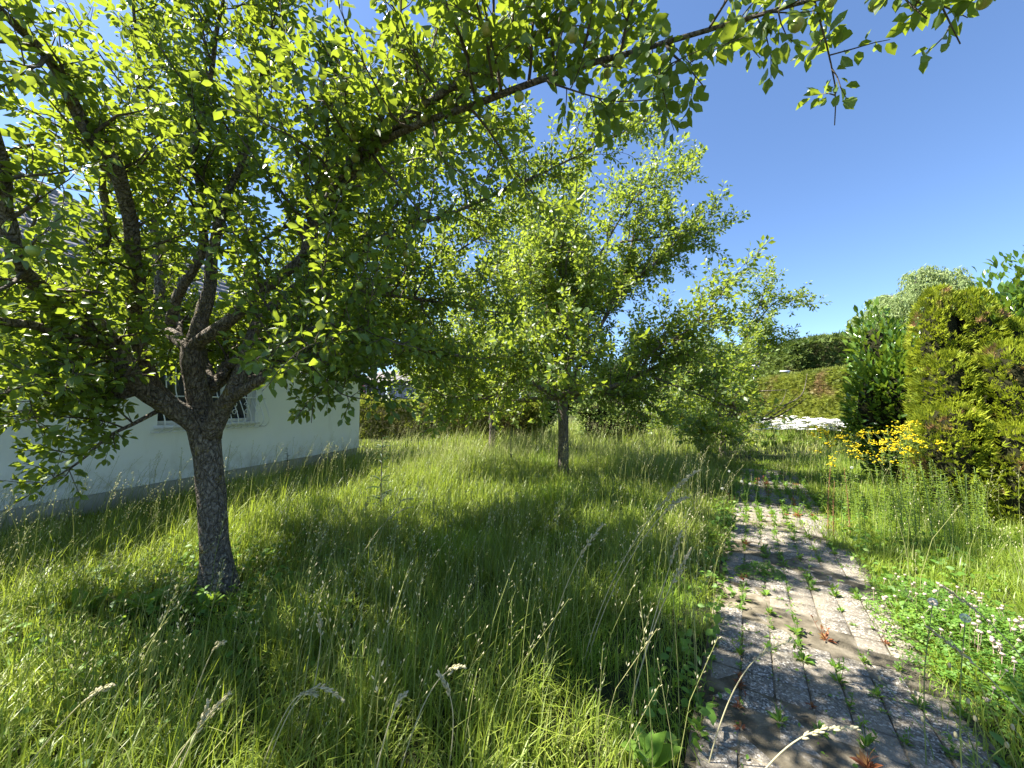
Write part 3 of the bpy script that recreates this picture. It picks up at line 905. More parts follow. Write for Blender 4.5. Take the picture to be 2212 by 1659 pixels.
trunk1 = L((468, 1290, 3.2, .24), (470, 1262, 3.2, .158), (466, 1200, 3.2, .118), (460, 1120, 3.2, .112), (453, 1030, 3.2, .112), (446, 970, 3.2, .118), (441, 930, 3.2, .122), (438, 905, 3.2, .1))
trunk1 = (trunk1[0], [q * .87 for q in trunk1[1]])
trunk1[0][0][2] = -.08
limbs1 = [
    L((440, 940, 3.2, .09), (400, 900, 3.1, .082), (355, 872, 3.0, .076), (310, 842, 2.9, .07), (280, 800, 2.8, .066), (262, 760, 2.75, .062), (225, 715, 2.65, .056), (188, 672, 2.6, .05), (120, 640, 2.4, .042), (74, 606, 2.2, .038), (30, 545, 2.0, .035), (8, 450, 1.9, .032), (0, 350, 1.8, .028), (-20, 250, 1.7, .02)),
    L((190, 678, 2.6, .045), (192, 620, 2.55, .042), (212, 560, 2.5, .032), (230, 480, 2.5, .025), (225, 400, 2.45, .018), (240, 300, 2.4, .01)),
    L((405, 908, 3.2, .062), (364, 868, 3.25, .058), (337, 841, 3.2, .056), (323, 810, 3.15, .054), (310, 780, 3.1, .052), (297, 740, 3.0, .05), (290, 690, 2.9, .047), (294, 603, 2.7, .044), (280, 480, 2.5, .041), (262, 375, 2.3, .038), (238, 335, 2.2, .035), (197, 298, 2.1, .032), (150, 220, 2.0, .028), (93, 123, 1.85, .024), (0, 15, 1.6, .016)),
    L((300, 836, 2.9, .035), (250, 848, 2.8, .034), (180, 846, 2.6, .032), (90, 838, 2.4, .028), (0, 830, 2.2, .024), (-120, 815, 2.0, .014)),
    L((245, 748, 2.7, .036), (200, 738, 2.6, .034), (150, 730, 2.5, .03), (80, 705, 2.3, .026), (0, 695, 2.15, .023), (-90, 680, 2.0, .015)),
    L((262, 772, 2.75, .022), (200, 780, 2.7, .019), (110, 805, 2.6, .014), (50, 820, 2.5, .008)),
    L((350, 882, 3.05, .018), (290, 915, 2.9, .014), (230, 945, 2.8, .011), (165, 1000, 2.7, .008), (95, 1045, 2.65, .004)),
    L((437, 935, 3.2, .09), (432, 880, 3.2, .085), (425, 820, 3.15, .08), (416, 770, 3.1, .076), (412, 742, 3.1, .064)),
    L((412, 750, 3.1, .056), (371, 720, 3.3, .05), (345, 690, 3.5, .045), (342, 600, 3.6, .042), (335, 500, 3.7, .039), (333, 450, 3.7, .034), (352, 425, 3.7, .03), (362, 390, 3.7, .025), (385, 365, 3.7, .02), (400, 270, 3.7, .012), (395, 160, 3.6, .008)),
    L((334, 455, 3.7, .026), (310, 400, 3.6, .022), (300, 300, 3.4, .018), (298, 150, 3.1, .014), (290, 10, 2.8, .01)),
    L((415, 752, 3.1, .062), (430, 715, 3.1, .058), (444, 665, 3.1, .052), (455, 610, 3.1, .045), (462, 540, 3.1, .04), (470, 480, 3.0, .033), (500, 400, 3.0, .025), (540, 300, 2.9, .02), (560, 190, 2.8, .014), (590, 60, 2.6, .008)),
    L((360, 712, 3.35, .042), (380, 650, 3.3, .041), (400, 606, 3.25, .04), (436, 545, 3.2, .036), (436, 470, 3.1, .028), (432, 395, 3.0, .025), (420, 337, 2.9, .023), (441, 251, 2.8, .02), (455, 150, 2.6, .016), (480, 0, 2.4, .01)),
    L((436, 548, 3.2, .03), (480, 545, 3.3, .022), (560, 520, 3.4, .017), (640, 470, 3.5, .012), (700, 380, 3.5, .008)),
    L((415, 752, 3.1, .056), (440, 730, 3.05, .052), (475, 706, 3.0, .048), (510, 680, 2.95, .046), (545, 643, 2.9, .042), (614, 591, 2.9, .038), (655, 555, 2.9, .034), (668, 490, 2.85, .027), (690, 400, 2.8, .02), (705, 300, 2.7, .014), (700, 180, 2.5, .009)),
    L((455, 940, 3.2, .08), (480, 885, 3.15, .072), (500, 855, 3.1, .064), (515, 820, 3.1, .056), (530, 760, 3.1, .052), (545, 720, 3.2, .048), (575, 675, 3.3, .045), (643, 620, 3.5, .042), (684, 591, 3.6, .04), (753, 556, 3.8, .034), (833, 510, 4.0, .028), (1000, 450, 4.2, .02), (1165, 377, 4.3, .015), (1284, 318, 4.4, .011), (1443, 234, 4.5, .005)),
    L((503, 858, 3.1, .045), (550, 830, 3.0, .038), (600, 800, 2.9, .03), (650, 775, 2.75, .022), (710, 765, 2.65, .014), (755, 800, 2.6, .007)),
    L((530, 792, 3.1, .036), (560, 775, 3.2, .033), (590, 760, 3.35, .03), (650, 750, 3.6, .025), (760, 745, 4.1, .02), (880, 748, 4.6, .014), (960, 770, 4.9, .008)),
    L((435, 865, 3.3, .042), (482, 824, 3.5, .037), (515, 790, 3.7, .033), (580, 730, 4.1, .028), (680, 690, 4.6, .022), (800, 680, 5.2, .016), (900, 640, 5.6, .009)),
    L((655, 556, 2.9, .034), (690, 470, 2.75, .03), (730, 390, 2.6, .028), (800, 312, 2.4, .026), (868, 262, 2.25, .024), (980, 185, 2.0, .02), (1070, 115, 1.9, .018), (1150, 80, 1.8, .015), (1240, 12, 1.7, .012), (1320, -60, 1.6, .007)),
    L((700, 450, 2.75, .024), (808, 322, 2.4, .023), (905, 270, 2.2, .022), (1010, 230, 2.0, .02), (1120, 190, 1.85, .018), (1260, 140, 1.75, .016), (1360, 115, 1.7, .014), (1460, 85, 1.6, .012), (1560, 55, 1.55, .01), (1650, 30, 1.5, .009), (1760, 0, 1.45, .008), (1900, -22, 1.4, .007), (2050, -30, 1.35, .006), (2190, -5, 1.3, .004)),
    L((640, 620, 3.5, .03), (720, 640, 3.8, .024), (830, 620, 4.2, .019), (960, 560, 4.6, .014), (1100, 470, 5.0, .009)),
    L((690, 590, 3.6, .026), (740, 480, 3.8, .021), (800, 360, 3.9, .016), (870, 240, 3.9, .011), (930, 120, 3.8, .007)),
    L((310, 845, 2.9, .02), (220, 870, 2.8, .015), (120, 880, 2.7, .01), (20, 890, 2.6, .005)),
    L((262, 760, 2.75, .02), (180, 790, 2.9, .016), (90, 800, 3.0, .01), (0, 800, 3.0, .005)),
    L((225, 715, 2.65, .02), (140, 680, 2.9, .015), (60, 660, 3.1, .01), (-40, 640, 3.2, .006)),
    L((600, 800, 2.9, .02), (660, 720, 2.6, .014), (720, 700, 2.5, .009), (790, 715, 2.45, .005)),
    L((650, 775, 2.75, .016), (700, 815, 2.65, .01), (740, 850, 2.6, .005)),
    ([(-2.6, 3.4, 1.8), (-3.0, 4.2, 2.3), (-3.6, 5.0, 2.4), (-4.1, 5.6, 2.3)], [.035, .026, .016, .007]),
    ([(-2.55, 3.4, 1.9), (-2.5, 4.3, 2.6), (-2.6, 5.0, 3.2), (-2.7, 5.5, 3.6)], [.035, .026, .016, .007]),
    ([(-2.5, 3.4, 1.8), (-1.7, 4.3, 2.2), (-1.3, 5.0, 2.3), (-1.0, 5.7, 2.2)], [.035, .026, .016, .007]),
    ([(-2.9, 3.3, 2.1), (-3.5, 3.9, 2.7), (-4.1, 4.3, 3.1), (-4.6, 4.6, 3.4)], [.03, .024, .015, .007]),
    ([(-2.62, 3.3, 1.75), (-3.1, 3.8, 2.1), (-3.7, 4.4, 2.35), (-4.2, 4.9, 2.45)], [.04, .03, .02, .008]),
    ([(-2.6, 3.3, 1.7), (-2.9, 4.0, 2.2), (-3.1, 4.7, 2.7), (-3.3, 5.3, 3.0)], [.04, .03, .02, .008]),
    ([(-2.5, 3.4, 1.8), (-2.1, 4.1, 2.2), (-1.8, 4.8, 2.6), (-1.4, 5.4, 2.7)], [.04, .03, .02, .008]),
    ([(-2.35, 3.3, 1.75), (-1.6, 3.7, 2.05), (-1.0, 4.1, 2.15), (-.4, 4.5, 2.1)], [.04, .028, .018, .007]),
    ([(-3.3, 2.85, 1.85), (-3.7, 3.2, 1.75), (-4.2, 3.5, 1.7), (-4.8, 3.7, 1.6)], [.03, .022, .015, .006]),
    ([(-1.9, 3.3, 2.5), (-1.3, 3.5, 2.6), (-.7, 3.7, 2.55), (-.1, 3.9, 2.5)], [.03, .022, .015, .006]),
    L((753, 556, 3.8, .022), (860, 440, 4.1, .017), (980, 330, 4.3, .012), (1080, 260, 4.4, .007)),
]


LOWB = smooth_path(*limbs1[6], .05)[0]


def ok1(p_):
    d = p_ - CAMP
    if np.linalg.norm(d) < 1.15: return False
    if p_[1] < .2: return False
    u = 2016 + 1500 * p_[0] / p_[1]
    lowlim = 1.22 if p_[0] < -2.0 and p_[1] < 3.0 else (1.95 if p_[0] > -1.5 and p_[1] > 3.3 else 1.42 if p_[0] > -1.9 else 1.68)
    if p_[2] < lowlim and np.min(np.linalg.norm(LOWB - p_, axis=1)) > .2: return False    # bare hollow under the crown
    if p_[0] > .3 and p_[1] < 2.3 and p_[2] < (2.92 if p_[0] > 1.25 else 3.0 if p_[0] > .8 else 2.76): return False      # pruned back above the path
    # open centre of a pruned crown
    q = (p_ - np.array([-3.05, 3.55, 2.95])) / np.array([.42, .6, .45])
    if q.dot(q) < 1: return False
    q = (p_ - np.array([-2.3, 3.2, 2.15])) / np.array([.6, .45, .5])
    if q.dot(q) < 1: return False
    q = (p_ - np.array([-2.15, 3.1, 1.78])) / np.array([.75, .45, .42])
    if q.dot(q) < 1: return False
    return True


apple_tree('big old apple tree with thick forked limbs and green apples beside the white bungalow', tuple(trunk1[0][0][:2]) + (0,), trunk1, limbs1, M['leaf'],
           dict(s0=.088, slen=.78, tw=.062, tlen=.2, nl=13, leaf=.06, up=.9, bare=.7, ok=ok1, nparts=300, apples=75, tsides=28, spur=.1, applep=.03))


def auto_limbs(base, fork_h, height, spread, n, r0, seed, low=.35, tilt=(0, 0)):
    global rng
    rng = np.random.default_rng(seed)
    b = np.array(base, float)
    top = b + np.array([tilt[0] * .5, tilt[1] * .5, fork_h])
    trunk = ([b + np.array([0, 0, -.1]), b + np.array([.0, 0, .12]), b + (top - b) * .5 + np.array([.02, 0, 0]), top, top + np.array([0, 0, .1])], [r0 * 1.3, r0 * 1.08, r0 * .95, r0 * 1.0, r0 * .8])
    limbs = []
    for k in range(n):
        az = 2 * math.pi * (k + rng.uniform(-.25, .25)) / n
        lift = rng.uniform(low, 1.0) if k % 2 else rng.uniform(.75, 1.0)
        hz = spread * (1.0 if lift < .75 else rng.uniform(.35, .75))
        end = top + np.array([math.cos(az) * hz + tilt[0], math.sin(az) * hz + tilt[1], (height - fork_h) * lift * (1 if hz < spread * .8 else .55)])
        p1 = top + (end - top) * .3 + np.array([math.cos(az), math.sin(az), -.25]) * hz * .12
        p2 = top + (end - top) * .62 + rng.normal(size=3) * .18
        limbs.append(([top + np.array([0, 0, -.03]), p1, p2, end], [r0 * .55, r0 * .4, r0 * .26, r0 * .08]))
        for z in range(3):                                     # forks
            f = rng.uniform(.3, .8)
            s = top + (end - top) * f if f > .62 else p1 + (p2 - p1) * ((f - .3) / .32)
            d = nrm(np.array([math.cos(az + rng.uniform(-1.1, 1.1)), math.sin(az + rng.uniform(-1.1, 1.1)), rng.uniform(-.35, 1.2)]))
            Lf = spread * rng.uniform(.35, .65)
            limbs.append(([s, s + d * Lf * .5 + rng.normal(size=3) * .08, s + d * Lf + np.array([0, 0, .1])], [r0 * .22, r0 * .15, r0 * .06]))
    return trunk, limbs


T2 = at(1216, 1045, 8.2); T2[2] = gz(T2[0], T2[1])
tr_, li_ = auto_limbs(T2, 1.75, 7.0, 2.9, 10, .115, 21, -.05)
li_ += [L((1212, 850, 8.1, .05), (1290, 850, 7.6, .035), (1380, 862, 7.3, .022), (1440, 905, 7.1, .008)), L((1205, 840, 8.1, .05), (1120, 800, 7.8, .038), (1000, 790, 7.6, .025), (900, 770, 7.5, .01)),
        L((1215, 700, 8.2, .035), (1290, 560, 8.1, .025), (1370, 430, 8.0, .014), (1440, 395, 7.9, .008), (1500, 355, 7.9, .004)), L((1260, 700, 8.3, .03), (1380, 600, 8.2, .02), (1460, 540, 8.1, .01), (1510, 500, 8.1, .004))]
apple_tree('apple tree with a slim straight trunk standing in the middle of the meadow', tuple(T2), tr_, li_, M['leaf_far'],
           dict(s0=.105, slen=.95, tw=.08, tlen=.24, nl=11, leaf=.09, fine=False, up=.8, bare=.5, nparts=300, tsides=14, spur=.2, twr=1.4,
                ok=lambda p_: p_[2] > 1.15 and not (p_[2] < 1.7 and np.hypot(p_[0] - T2[0], p_[1] - T2[1]) < .7)))
T3 = at(1062, 965, 12.2); T3[2] = gz(T3[0], T3[1])
tr_, li_ = auto_limbs(T3, 1.45, 5.0, 2.5, 6, .1, 33, .2)
apple_tree('smaller apple tree behind the slim one, near the clipped back hedge', tuple(T3), tr_, li_, M['leaf_far'],
           dict(s0=.15, slen=.9, tw=.11, tlen=.26, nl=10, leaf=.1, up=.7, bare=.4, nparts=60, tsides=10, fine=False, spur=.3, twr=1.6, ok=lambda p_: p_[2] > 1.25))
T4 = at(1560, 965, 11.5); T4[2] = gz(T4[0], T4[1])
tr_, li_ = auto_limbs(T4, .9, 3.9, 2.0, 8, .09, 45, -.35, (.1, 0))
li_ += [L((1560, 830, 11.5, .035), (1620, 720, 11.3, .025), (1680, 650, 11.2, .014), (1745, 655, 11.1, .005)), L((1590, 780, 11.3, .03), (1640, 660, 11.2, .018), (1665, 590, 11.2, .006)),
        L((1560, 850, 11.4, .03), (1640, 845, 10.9, .02), (1700, 842, 10.7, .006))]
apple_tree('low bushy apple tree with drooping branches beside the white yarrow patch', tuple(T4), tr_, li_, M['leaf_far'],
           dict(s0=.12, slen=.8, tw=.09, tlen=.25, nl=11, leaf=.1, up=.5, bare=.2, nparts=120, tsides=10, fine=False, spur=.25, twr=1.5, ok=lambda p_: p_[2] > .3 and not (p_[0] > 6.75 and p_[2] < 3.0)))

# ------------------------------------------------------------------ hedges and shrubs
SPR_T, SPR_F = [], []
_v, _f = [], []
for a, l in ((-55, .55), (-28, .8), (0, 1.0), (28, .8), (55, .55)):
    c_, s_ = math.cos(R(a)), math.sin(R(a)); n0 = len(_v)
    _v += [(0, 0.02 * n0 / 3, 0), (s_ * l * .5 - c_ * .09, c_ * l * .5 + s_ * .09, .05), (s_ * l, c_ * l, -.04), (s_ * l * .5 + c_ * .09, c_ * l * .5 - s_ * .09, .05)]
    _f.append((n0, n0 + 1, n0 + 2, n0 + 3))
SPT, SPF = np.array(_v), [np.array(_f)]
SPT3, SPF3 = SPT[4:16], [np.array(_f[:3])]


def surf_points(quads, dens):
    """random points + normals on a list of (origin, u, v, normal)"""
    P_, N_ = [], []
    for o, u, v, n in quads:
        o, u, v, n = map(lambda q: np.array(q, float), (o, u, v, n))
        k = int(np.linalg.norm(np.cross(u, v)) * dens)
        a, b = rng.random(k)[:, None], rng.random(k)[:, None]
        P_.append(o + a * u + b * v); N_.append(np.repeat(n[None], k, 0))
    return np.concatenate(P_), np.concatenate(N_)


def hedge(name, label, a, b, th, h0, h1, mat, dens, size, up=.6, cat='hedge', bumpy=.06):
    """clipped hedge from a to b (ground xy), th thick to the right-hand side of a->b, heights h0, h1"""
    a, b = np.array(a, float), np.array(b, float)
    d = (b - a) / np.linalg.norm(b - a); n = np.array([d[1], -d[0]])
    if th < 0: n, th = -n, -th
    z0, z1 = float(gz(*a)), float(gz(*b))
    root = thing(name, label, cat, (a[0], a[1], z0))
    inv = Matrix.Translation(-Vector((a[0], a[1], z0)))
    A0, B0 = a, b; A1, B1 = a + n * th, b + n * th
    # quads: two long sides, two ends, top
    q = lambda p_, z: np.array([p_[0], p_[1], z])
    zb = min(z0, z1)
    quads = [(q(A0, z0), q(B0, z1) - q(A0, z0), (0, 0, (h0 + h1) / 2), (-n[0], -n[1], 0)),
             (q(A1, z0), q(B1, z1) - q(A1, z0), (0, 0, (h0 + h1) / 2), (n[0], n[1], 0)),
             (q(A0, z0), q(A1, z0) - q(A0, z0), (0, 0, h0), (-d[0], -d[1], 0)),
             (q(B0, z1), q(B1, z1) - q(B0, z1), (0, 0, h1), (d[0], d[1], 0)),
             (q(A0, z0 + h0), q(B0, z1 + h1) - q(A0, z0 + h0), q(A1, 0) - q(A0, 0), (0, 0, 1))]
    P_, N_ = surf_points(quads, dens)
    f = np.clip(((P_[:, :2] - a) @ d) / np.linalg.norm(b - a), 0, 1)
    hh_ = h0 + (h1 - h0) * f; hm = (h0 + h1) / 2
    long_ = np.abs(N_[:, :2] @ n) > .9
    zr = (P_[:, 2] - (z0 + (z1 - z0) * f))
    P_[:, 2] = np.where(long_, (z0 + (z1 - z0) * f) + zr * hh_ / hm, P_[:, 2])
    P_ += N_ * (pn(P_[:, 0] + P_[:, 1] * .6, P_[:, 2] * 1.6, 2.2)[:, None] * bumpy + rng.normal(size=(len(P_), 1)) * bumpy * .5)
    m_ = (N_ * nrm(CAMP - P_)).sum(1) > -.25
    P_, N_ = P_[m_], N_[m_]
    D = nrm(N_ * .8 + np.array([0, 0, up]) + rng.normal(size=P_.shape) * .45)
    Nn = nrm(N_ * .5 + np.array([0, 0, .6]) + rng.normal(size=P_.shape) * .6)
    mb = MB(); V_, F_ = scatter(SPT3, SPF3, P_, frames(D, Nn), size * rng.uniform(.6, 1.25, len(P_))); mb.add(V_, F_)
    o = mb.build('foliage', mat, root); o.matrix_parent_inverse = inv; tag(o, kind='stuff')
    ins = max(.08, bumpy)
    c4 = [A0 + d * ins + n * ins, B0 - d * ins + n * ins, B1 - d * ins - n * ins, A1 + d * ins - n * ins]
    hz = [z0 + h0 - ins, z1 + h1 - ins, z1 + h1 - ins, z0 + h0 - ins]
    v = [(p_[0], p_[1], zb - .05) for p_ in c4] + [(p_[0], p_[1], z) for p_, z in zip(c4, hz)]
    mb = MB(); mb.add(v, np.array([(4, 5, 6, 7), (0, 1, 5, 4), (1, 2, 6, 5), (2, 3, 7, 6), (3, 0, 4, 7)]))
    o = mb.build('light_block_core', M['core'], root); o.matrix_parent_inverse = inv  # solid dark box added inside the hedge to block light
    return root


hedge('clipped_hedge', 'low browning clipped hedge running behind the corner of the bungalow', (-9.5, 16.7), (1.0, 14.6), -1.0, 1.5, 1.48, M['hedge'], 620, .15, bumpy=.06)
hedge('clipped_hedge', 'flat-topped yellow-green clipped hedge behind the yarrow patch', (14.3, 21.5), (12.6, 12.6), 1.2, 2.55, 2.75, M['hedge'], 560, .16, bumpy=.06)
hedge('tall_hedge', 'tall dark clipped hedge rising behind the lower flat-topped hedge', (18.0, 24.0), (27.0, 23.0), -6.5, 5.1, 6.4, M['hedge_dark'], 200, .32, .2, bumpy=.16)
hedge('tall_hedge', 'long dark hedge continuing behind the garden lamps', (14.2, 31.0), (20.0, 30.3), -2.5, 4.3, 4.6, M['hedge_dark'], 150, .36, .2, bumpy=.2)


def bush(name, label, c, rad, mat, n, size, cat='shrub', T=LT2, F=LF2, up=.3, lobes=9, core=.72, group=None, seed=1, shape=None, zmin=.05, stems=True):
    """leafy shrub: leaves spread through the outer part of a lumpy ellipsoid, plus an opaque dark core added inside each lobe"""
    global rng
    rng = np.random.default_rng(seed)
    c = np.array(c, float); rad = np.array(rad, float)
    z0 = float(gz(c[0], c[1]))
    root = thing(name, label, cat, (c[0], c[1], z0), group=group)
    inv = Matrix.Translation(-Vector((c[0], c[1], z0)))
    lc = nrm(rng.normal(size=(lobes, 3))) * rng.uniform(.35, .62, (lobes, 1)); lr = rng.uniform(.36, .55, lobes)
    k = rng.integers(0, lobes, n)
    dirs = nrm(rng.normal(size=(n, 3)))
    P_ = lc[k] + dirs * (lr[k] * rng.uniform(.72, 1.06, n))[:, None]
    outer = nrm(P_ * .6 + dirs * .6)
    W = c + P_ * rad
    if shape is not None:
        m_ = shape(W); W, outer = W[m_], outer[m_]
    m_ = W[:, 2] > z0 + zmin
    W, outer = W[m_], outer[m_]
    D = nrm(outer * .9 + np.array([0, 0, up]) + rng.normal(size=W.shape) * .45)
    Nn = nrm(np.array([0, 0, 1.]) + outer * .4 + rng.normal(size=W.shape) * .45)
    mb = MB(); V_, F_ = scatter(T, F, W, frames(D, Nn), size * rng.uniform(.6, 1.25, len(W))); mb.add(V_, F_)
    o = mb.build('crown', mat, root); o.matrix_parent_inverse = inv; tag(o, kind='stuff')
    mb = MB()
    for l_ in range(lobes):
        e = c + lc[l_] * rad
        st = np.array([c[0] + rng.normal() * rad[0] * .08, c[1] + rng.normal() * rad[1] * .08, z0 - .05])
        pth, r_ = smooth_path([st, st * .5 + e * .5 + np.array([0, 0, -.1 * rad[2]]), e, e + (e - c) * .35], [.03 * rad[2] ** .5, .022 * rad[2] ** .5, .012, .004], .3)
        V_, F_ = tube(pth, r_, 5); mb.add(V_, F_)
    o = mb.build('trunk', M['twig'], root, True); o.matrix_parent_inverse = inv
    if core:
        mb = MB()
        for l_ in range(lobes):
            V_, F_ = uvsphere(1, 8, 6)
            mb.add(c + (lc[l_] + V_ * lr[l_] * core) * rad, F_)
        o = mb.build('light_block_core', M['core'], root); o.matrix_parent_inverse = inv
    return root


NARROW_T = np.array([(0, 0, 0), (-.14, .45, .03), (0, 1, -.2), (.14, .45, .03)], float)
# thuja: clipped, wide-based, with several tops
rng = np.random.default_rng(5)
TB = np.array([7.0, 5.95])
troot = thing('thuja', 'ragged yellow-green thuja with dead brown patches beside the glossy laurel', 'conifer', (TB[0], TB[1], 0))
tinv = Matrix.Translation(-Vector((TB[0], TB[1], 0)))
lob = [(6.5, 5.75, .33, 3.32), (6.88, 5.65, .36, 3.26), (7.28, 5.55, .4, 2.8), (7.8, 5.35, .44, 2.35), (8.25, 5.1, .46, 2.05), (6.3, 5.5, .34, 2.3), (6.05, 5.3, .38, 1.55), (6.8, 5.2, .42, 2.4), (7.35, 5.0, .46, 2.0), (6.5, 4.95, .38, 1.3), (7.1, 4.7, .4, 1.15), (7.8, 4.6, .42, 1.2)]
P_, N_ = [], []
mbc = MB()
for (x, y, r_, h) in lob:
    k = int(h * r_ * 4600)
    z = rng.random(k) ** .85 * h; a = rng.random(k) * 6.283
    prof = lambda zz: r_ * np.clip(1.28 - .55 * zz / h, 0, 2) * np.sqrt(np.clip(1 - np.clip((zz - h * .82) / (h * .18), 0, 1) ** 2, 0, 1)) * np.clip(.8 + zz * .5, 0, 1)
    rr_ = prof(z) * (1 + .09 * np.sin(7 * a + 4 * z) + .06 * np.sin(13 * z + 3 * a))
    P_.append(np.stack([x + np.cos(a) * rr_, y + np.sin(a) * rr_, z], -1)); N_.append(np.stack([np.cos(a), np.sin(a), np.where(z > h * .85, .9, .1)], -1))
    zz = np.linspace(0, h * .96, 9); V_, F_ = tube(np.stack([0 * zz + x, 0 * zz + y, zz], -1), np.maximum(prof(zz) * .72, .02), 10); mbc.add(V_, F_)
P_ = np.concatenate(P_); N_ = nrm(np.concatenate(N_))
keep = np.ones(len(P_), bool)
for (x, y, r_, h) in lob:
    keep &= ~((np.hypot(P_[:, 0] - x, P_[:, 1] - y) < r_ * .78) & (P_[:, 2] < h * .85))
keep &= (N_ * nrm(CAMP - P_)).sum(1) > -.25
P_, N_ = P_[keep], N_[keep]
D = nrm(N_ * .8 + np.array([-.15, -.1, .75]) + rng.normal(size=P_.shape) * .35)
Nn = nrm(rng.normal(size=P_.shape) + np.array([0, 0, .3]))
mb = MB(); V_, F_ = scatter(SPT3, SPF3, P_, frames(D, Nn), .095 * rng.uniform(.6, 1.3, len(P_))); mb.add(V_, F_)
o = mb.build('foliage', M['thuja'], troot); o.matrix_parent_inverse = tinv; tag(o, kind='stuff')
o = mbc.build('light_block_core', M['core'], troot, True); o.matrix_parent_inverse = tinv  # opaque cores added inside the thuja lobes, no modelled branches
print('thuja', len(P_))

LAUR_T = np.array([(0, 0, 0), (-.17, .3, .06), (-.19, .65, .05), (0, 1, -.12), (.19, .65, .05), (.17, .3, .06), (0, .5, -.01)], float)
bush('laurel', 'glossy cherry laurel squeezed between the thuja and the flat-topped hedge', (7.5, 7.5, 1.75), (.8, .8, 2.0), M['laurel'], 5500, .16, T=LAUR_T, F=LF, up=.75, lobes=13, core=.55, seed=12)
bush('laurel', 'large glossy cherry laurel standing behind the thuja', (9.7, 6.9, 2.1), (1.5, 1.2, 2.3), M['laurel'], 9500, .16, T=LAUR_T, F=LF, up=.75, lobes=15, core=.55, seed=14)
# background shrubs and trees
bush('peach_bush', 'pale loose shrub with long drooping leaves in front of the weathered shed', at(965, 850, 17.5), (1.9, 1.3, 1.75), M['shrub'], 5200, .24, T=NARROW_T, F=LF2, up=-.5, seed=16)
bush('yellow_green_shrub', 'bright yellow-green leafy shrub just behind the low back hedge', at(1010, 865, 16.6), (1.1, .8, .9), M['shrub_yellow'], 1800, .17, seed=17)
bush('golden_bush', 'rounded golden bush in front of the shed boards', at(797, 880, 18.5), (.85, .7, .75), M['shrub_yellow'], 2200, .11, up=.6, seed=18)
bush('purple_bush', 'dark purple-leaved bush half hidden by the bungalow corner', at(772, 868, 19.2), (.55, .5, 1.1), M['purple'], 1500, .12, seed=19)
bush('rough_shrub', 'sprawling pale shrub at the meadow edge right of the slim apple tree', at(1335, 905, 15.2), (2.3, .9, 1.0), M['shrub'], 6000, .11, seed=20, lobes=12)
bush('dark_shrub', 'dark green shrub in the gap at the end of the low hedge', at(1165, 900, 16.2), (1.0, .8, 1.0), M['dark_tree'], 2600, .12, seed=22)
bush('rough_shrub', 'pale shrub growing behind the low bushy apple tree', at(1480, 880, 17.5), (2.0, 1.0, 1.5), M['shrub'], 5000, .13, seed=24, lobes=11)
for q, (dx, dy, Y, rx, rz_, mt, lab) in enumerate((
        (1600, 760, 34, 3.6, 4.2, 'dark_tree', 'dark broad tree rising behind the garden lamps'),
        (1480, 770, 30, 3.5, 3.6, 'shrub', 'pale green tree far behind the low bushy apple tree'),
        (1330, 790, 33, 4.0, 3.6, 'dark_tree', 'dark tree far behind the slim apple tree'),
        (1180, 800, 32, 3.6, 3.2, 'dark_tree', 'dark tree beyond the end of the low hedge'),
        (905, 838, 38, 3.2, 3.0, 'shrub', 'pale green tree beyond the weathered shed'),
        (1060, 815, 36, 3.6, 3.0, 'dark_tree', 'dark tree standing behind the smaller apple tree'),
        (1250, 805, 40, 4.2, 3.0, 'shrub', 'pale tree far beyond the meadow behind the slim apple tree'),
        (1722, 745, 48, 2.6, 3.4, 'blue_tree', 'small bluish conifer peeping over the tall hedge'))):
    p_ = at(dx, dy, Y)
    hh_ = p_[2] - float(gz(p_[0], p_[1]))
    bush('background_tree', lab, (p_[0], p_[1], hh_ * .55 + .3), (rx, rx * .8, hh_ * .62), M[mt], 5200, .3 if Y < 40 else .26, cat='tree', seed=60 + q, lobes=13, core=.7)
p_ = at(1838, 722, 33)
bush('purple_bush', 'reddish treetop just showing above the tall dark hedge', (p_[0], p_[1], p_[2] * .55), (1.5, 1.2, p_[2] * .5), M['purple'], 1600, .25, seed=70)

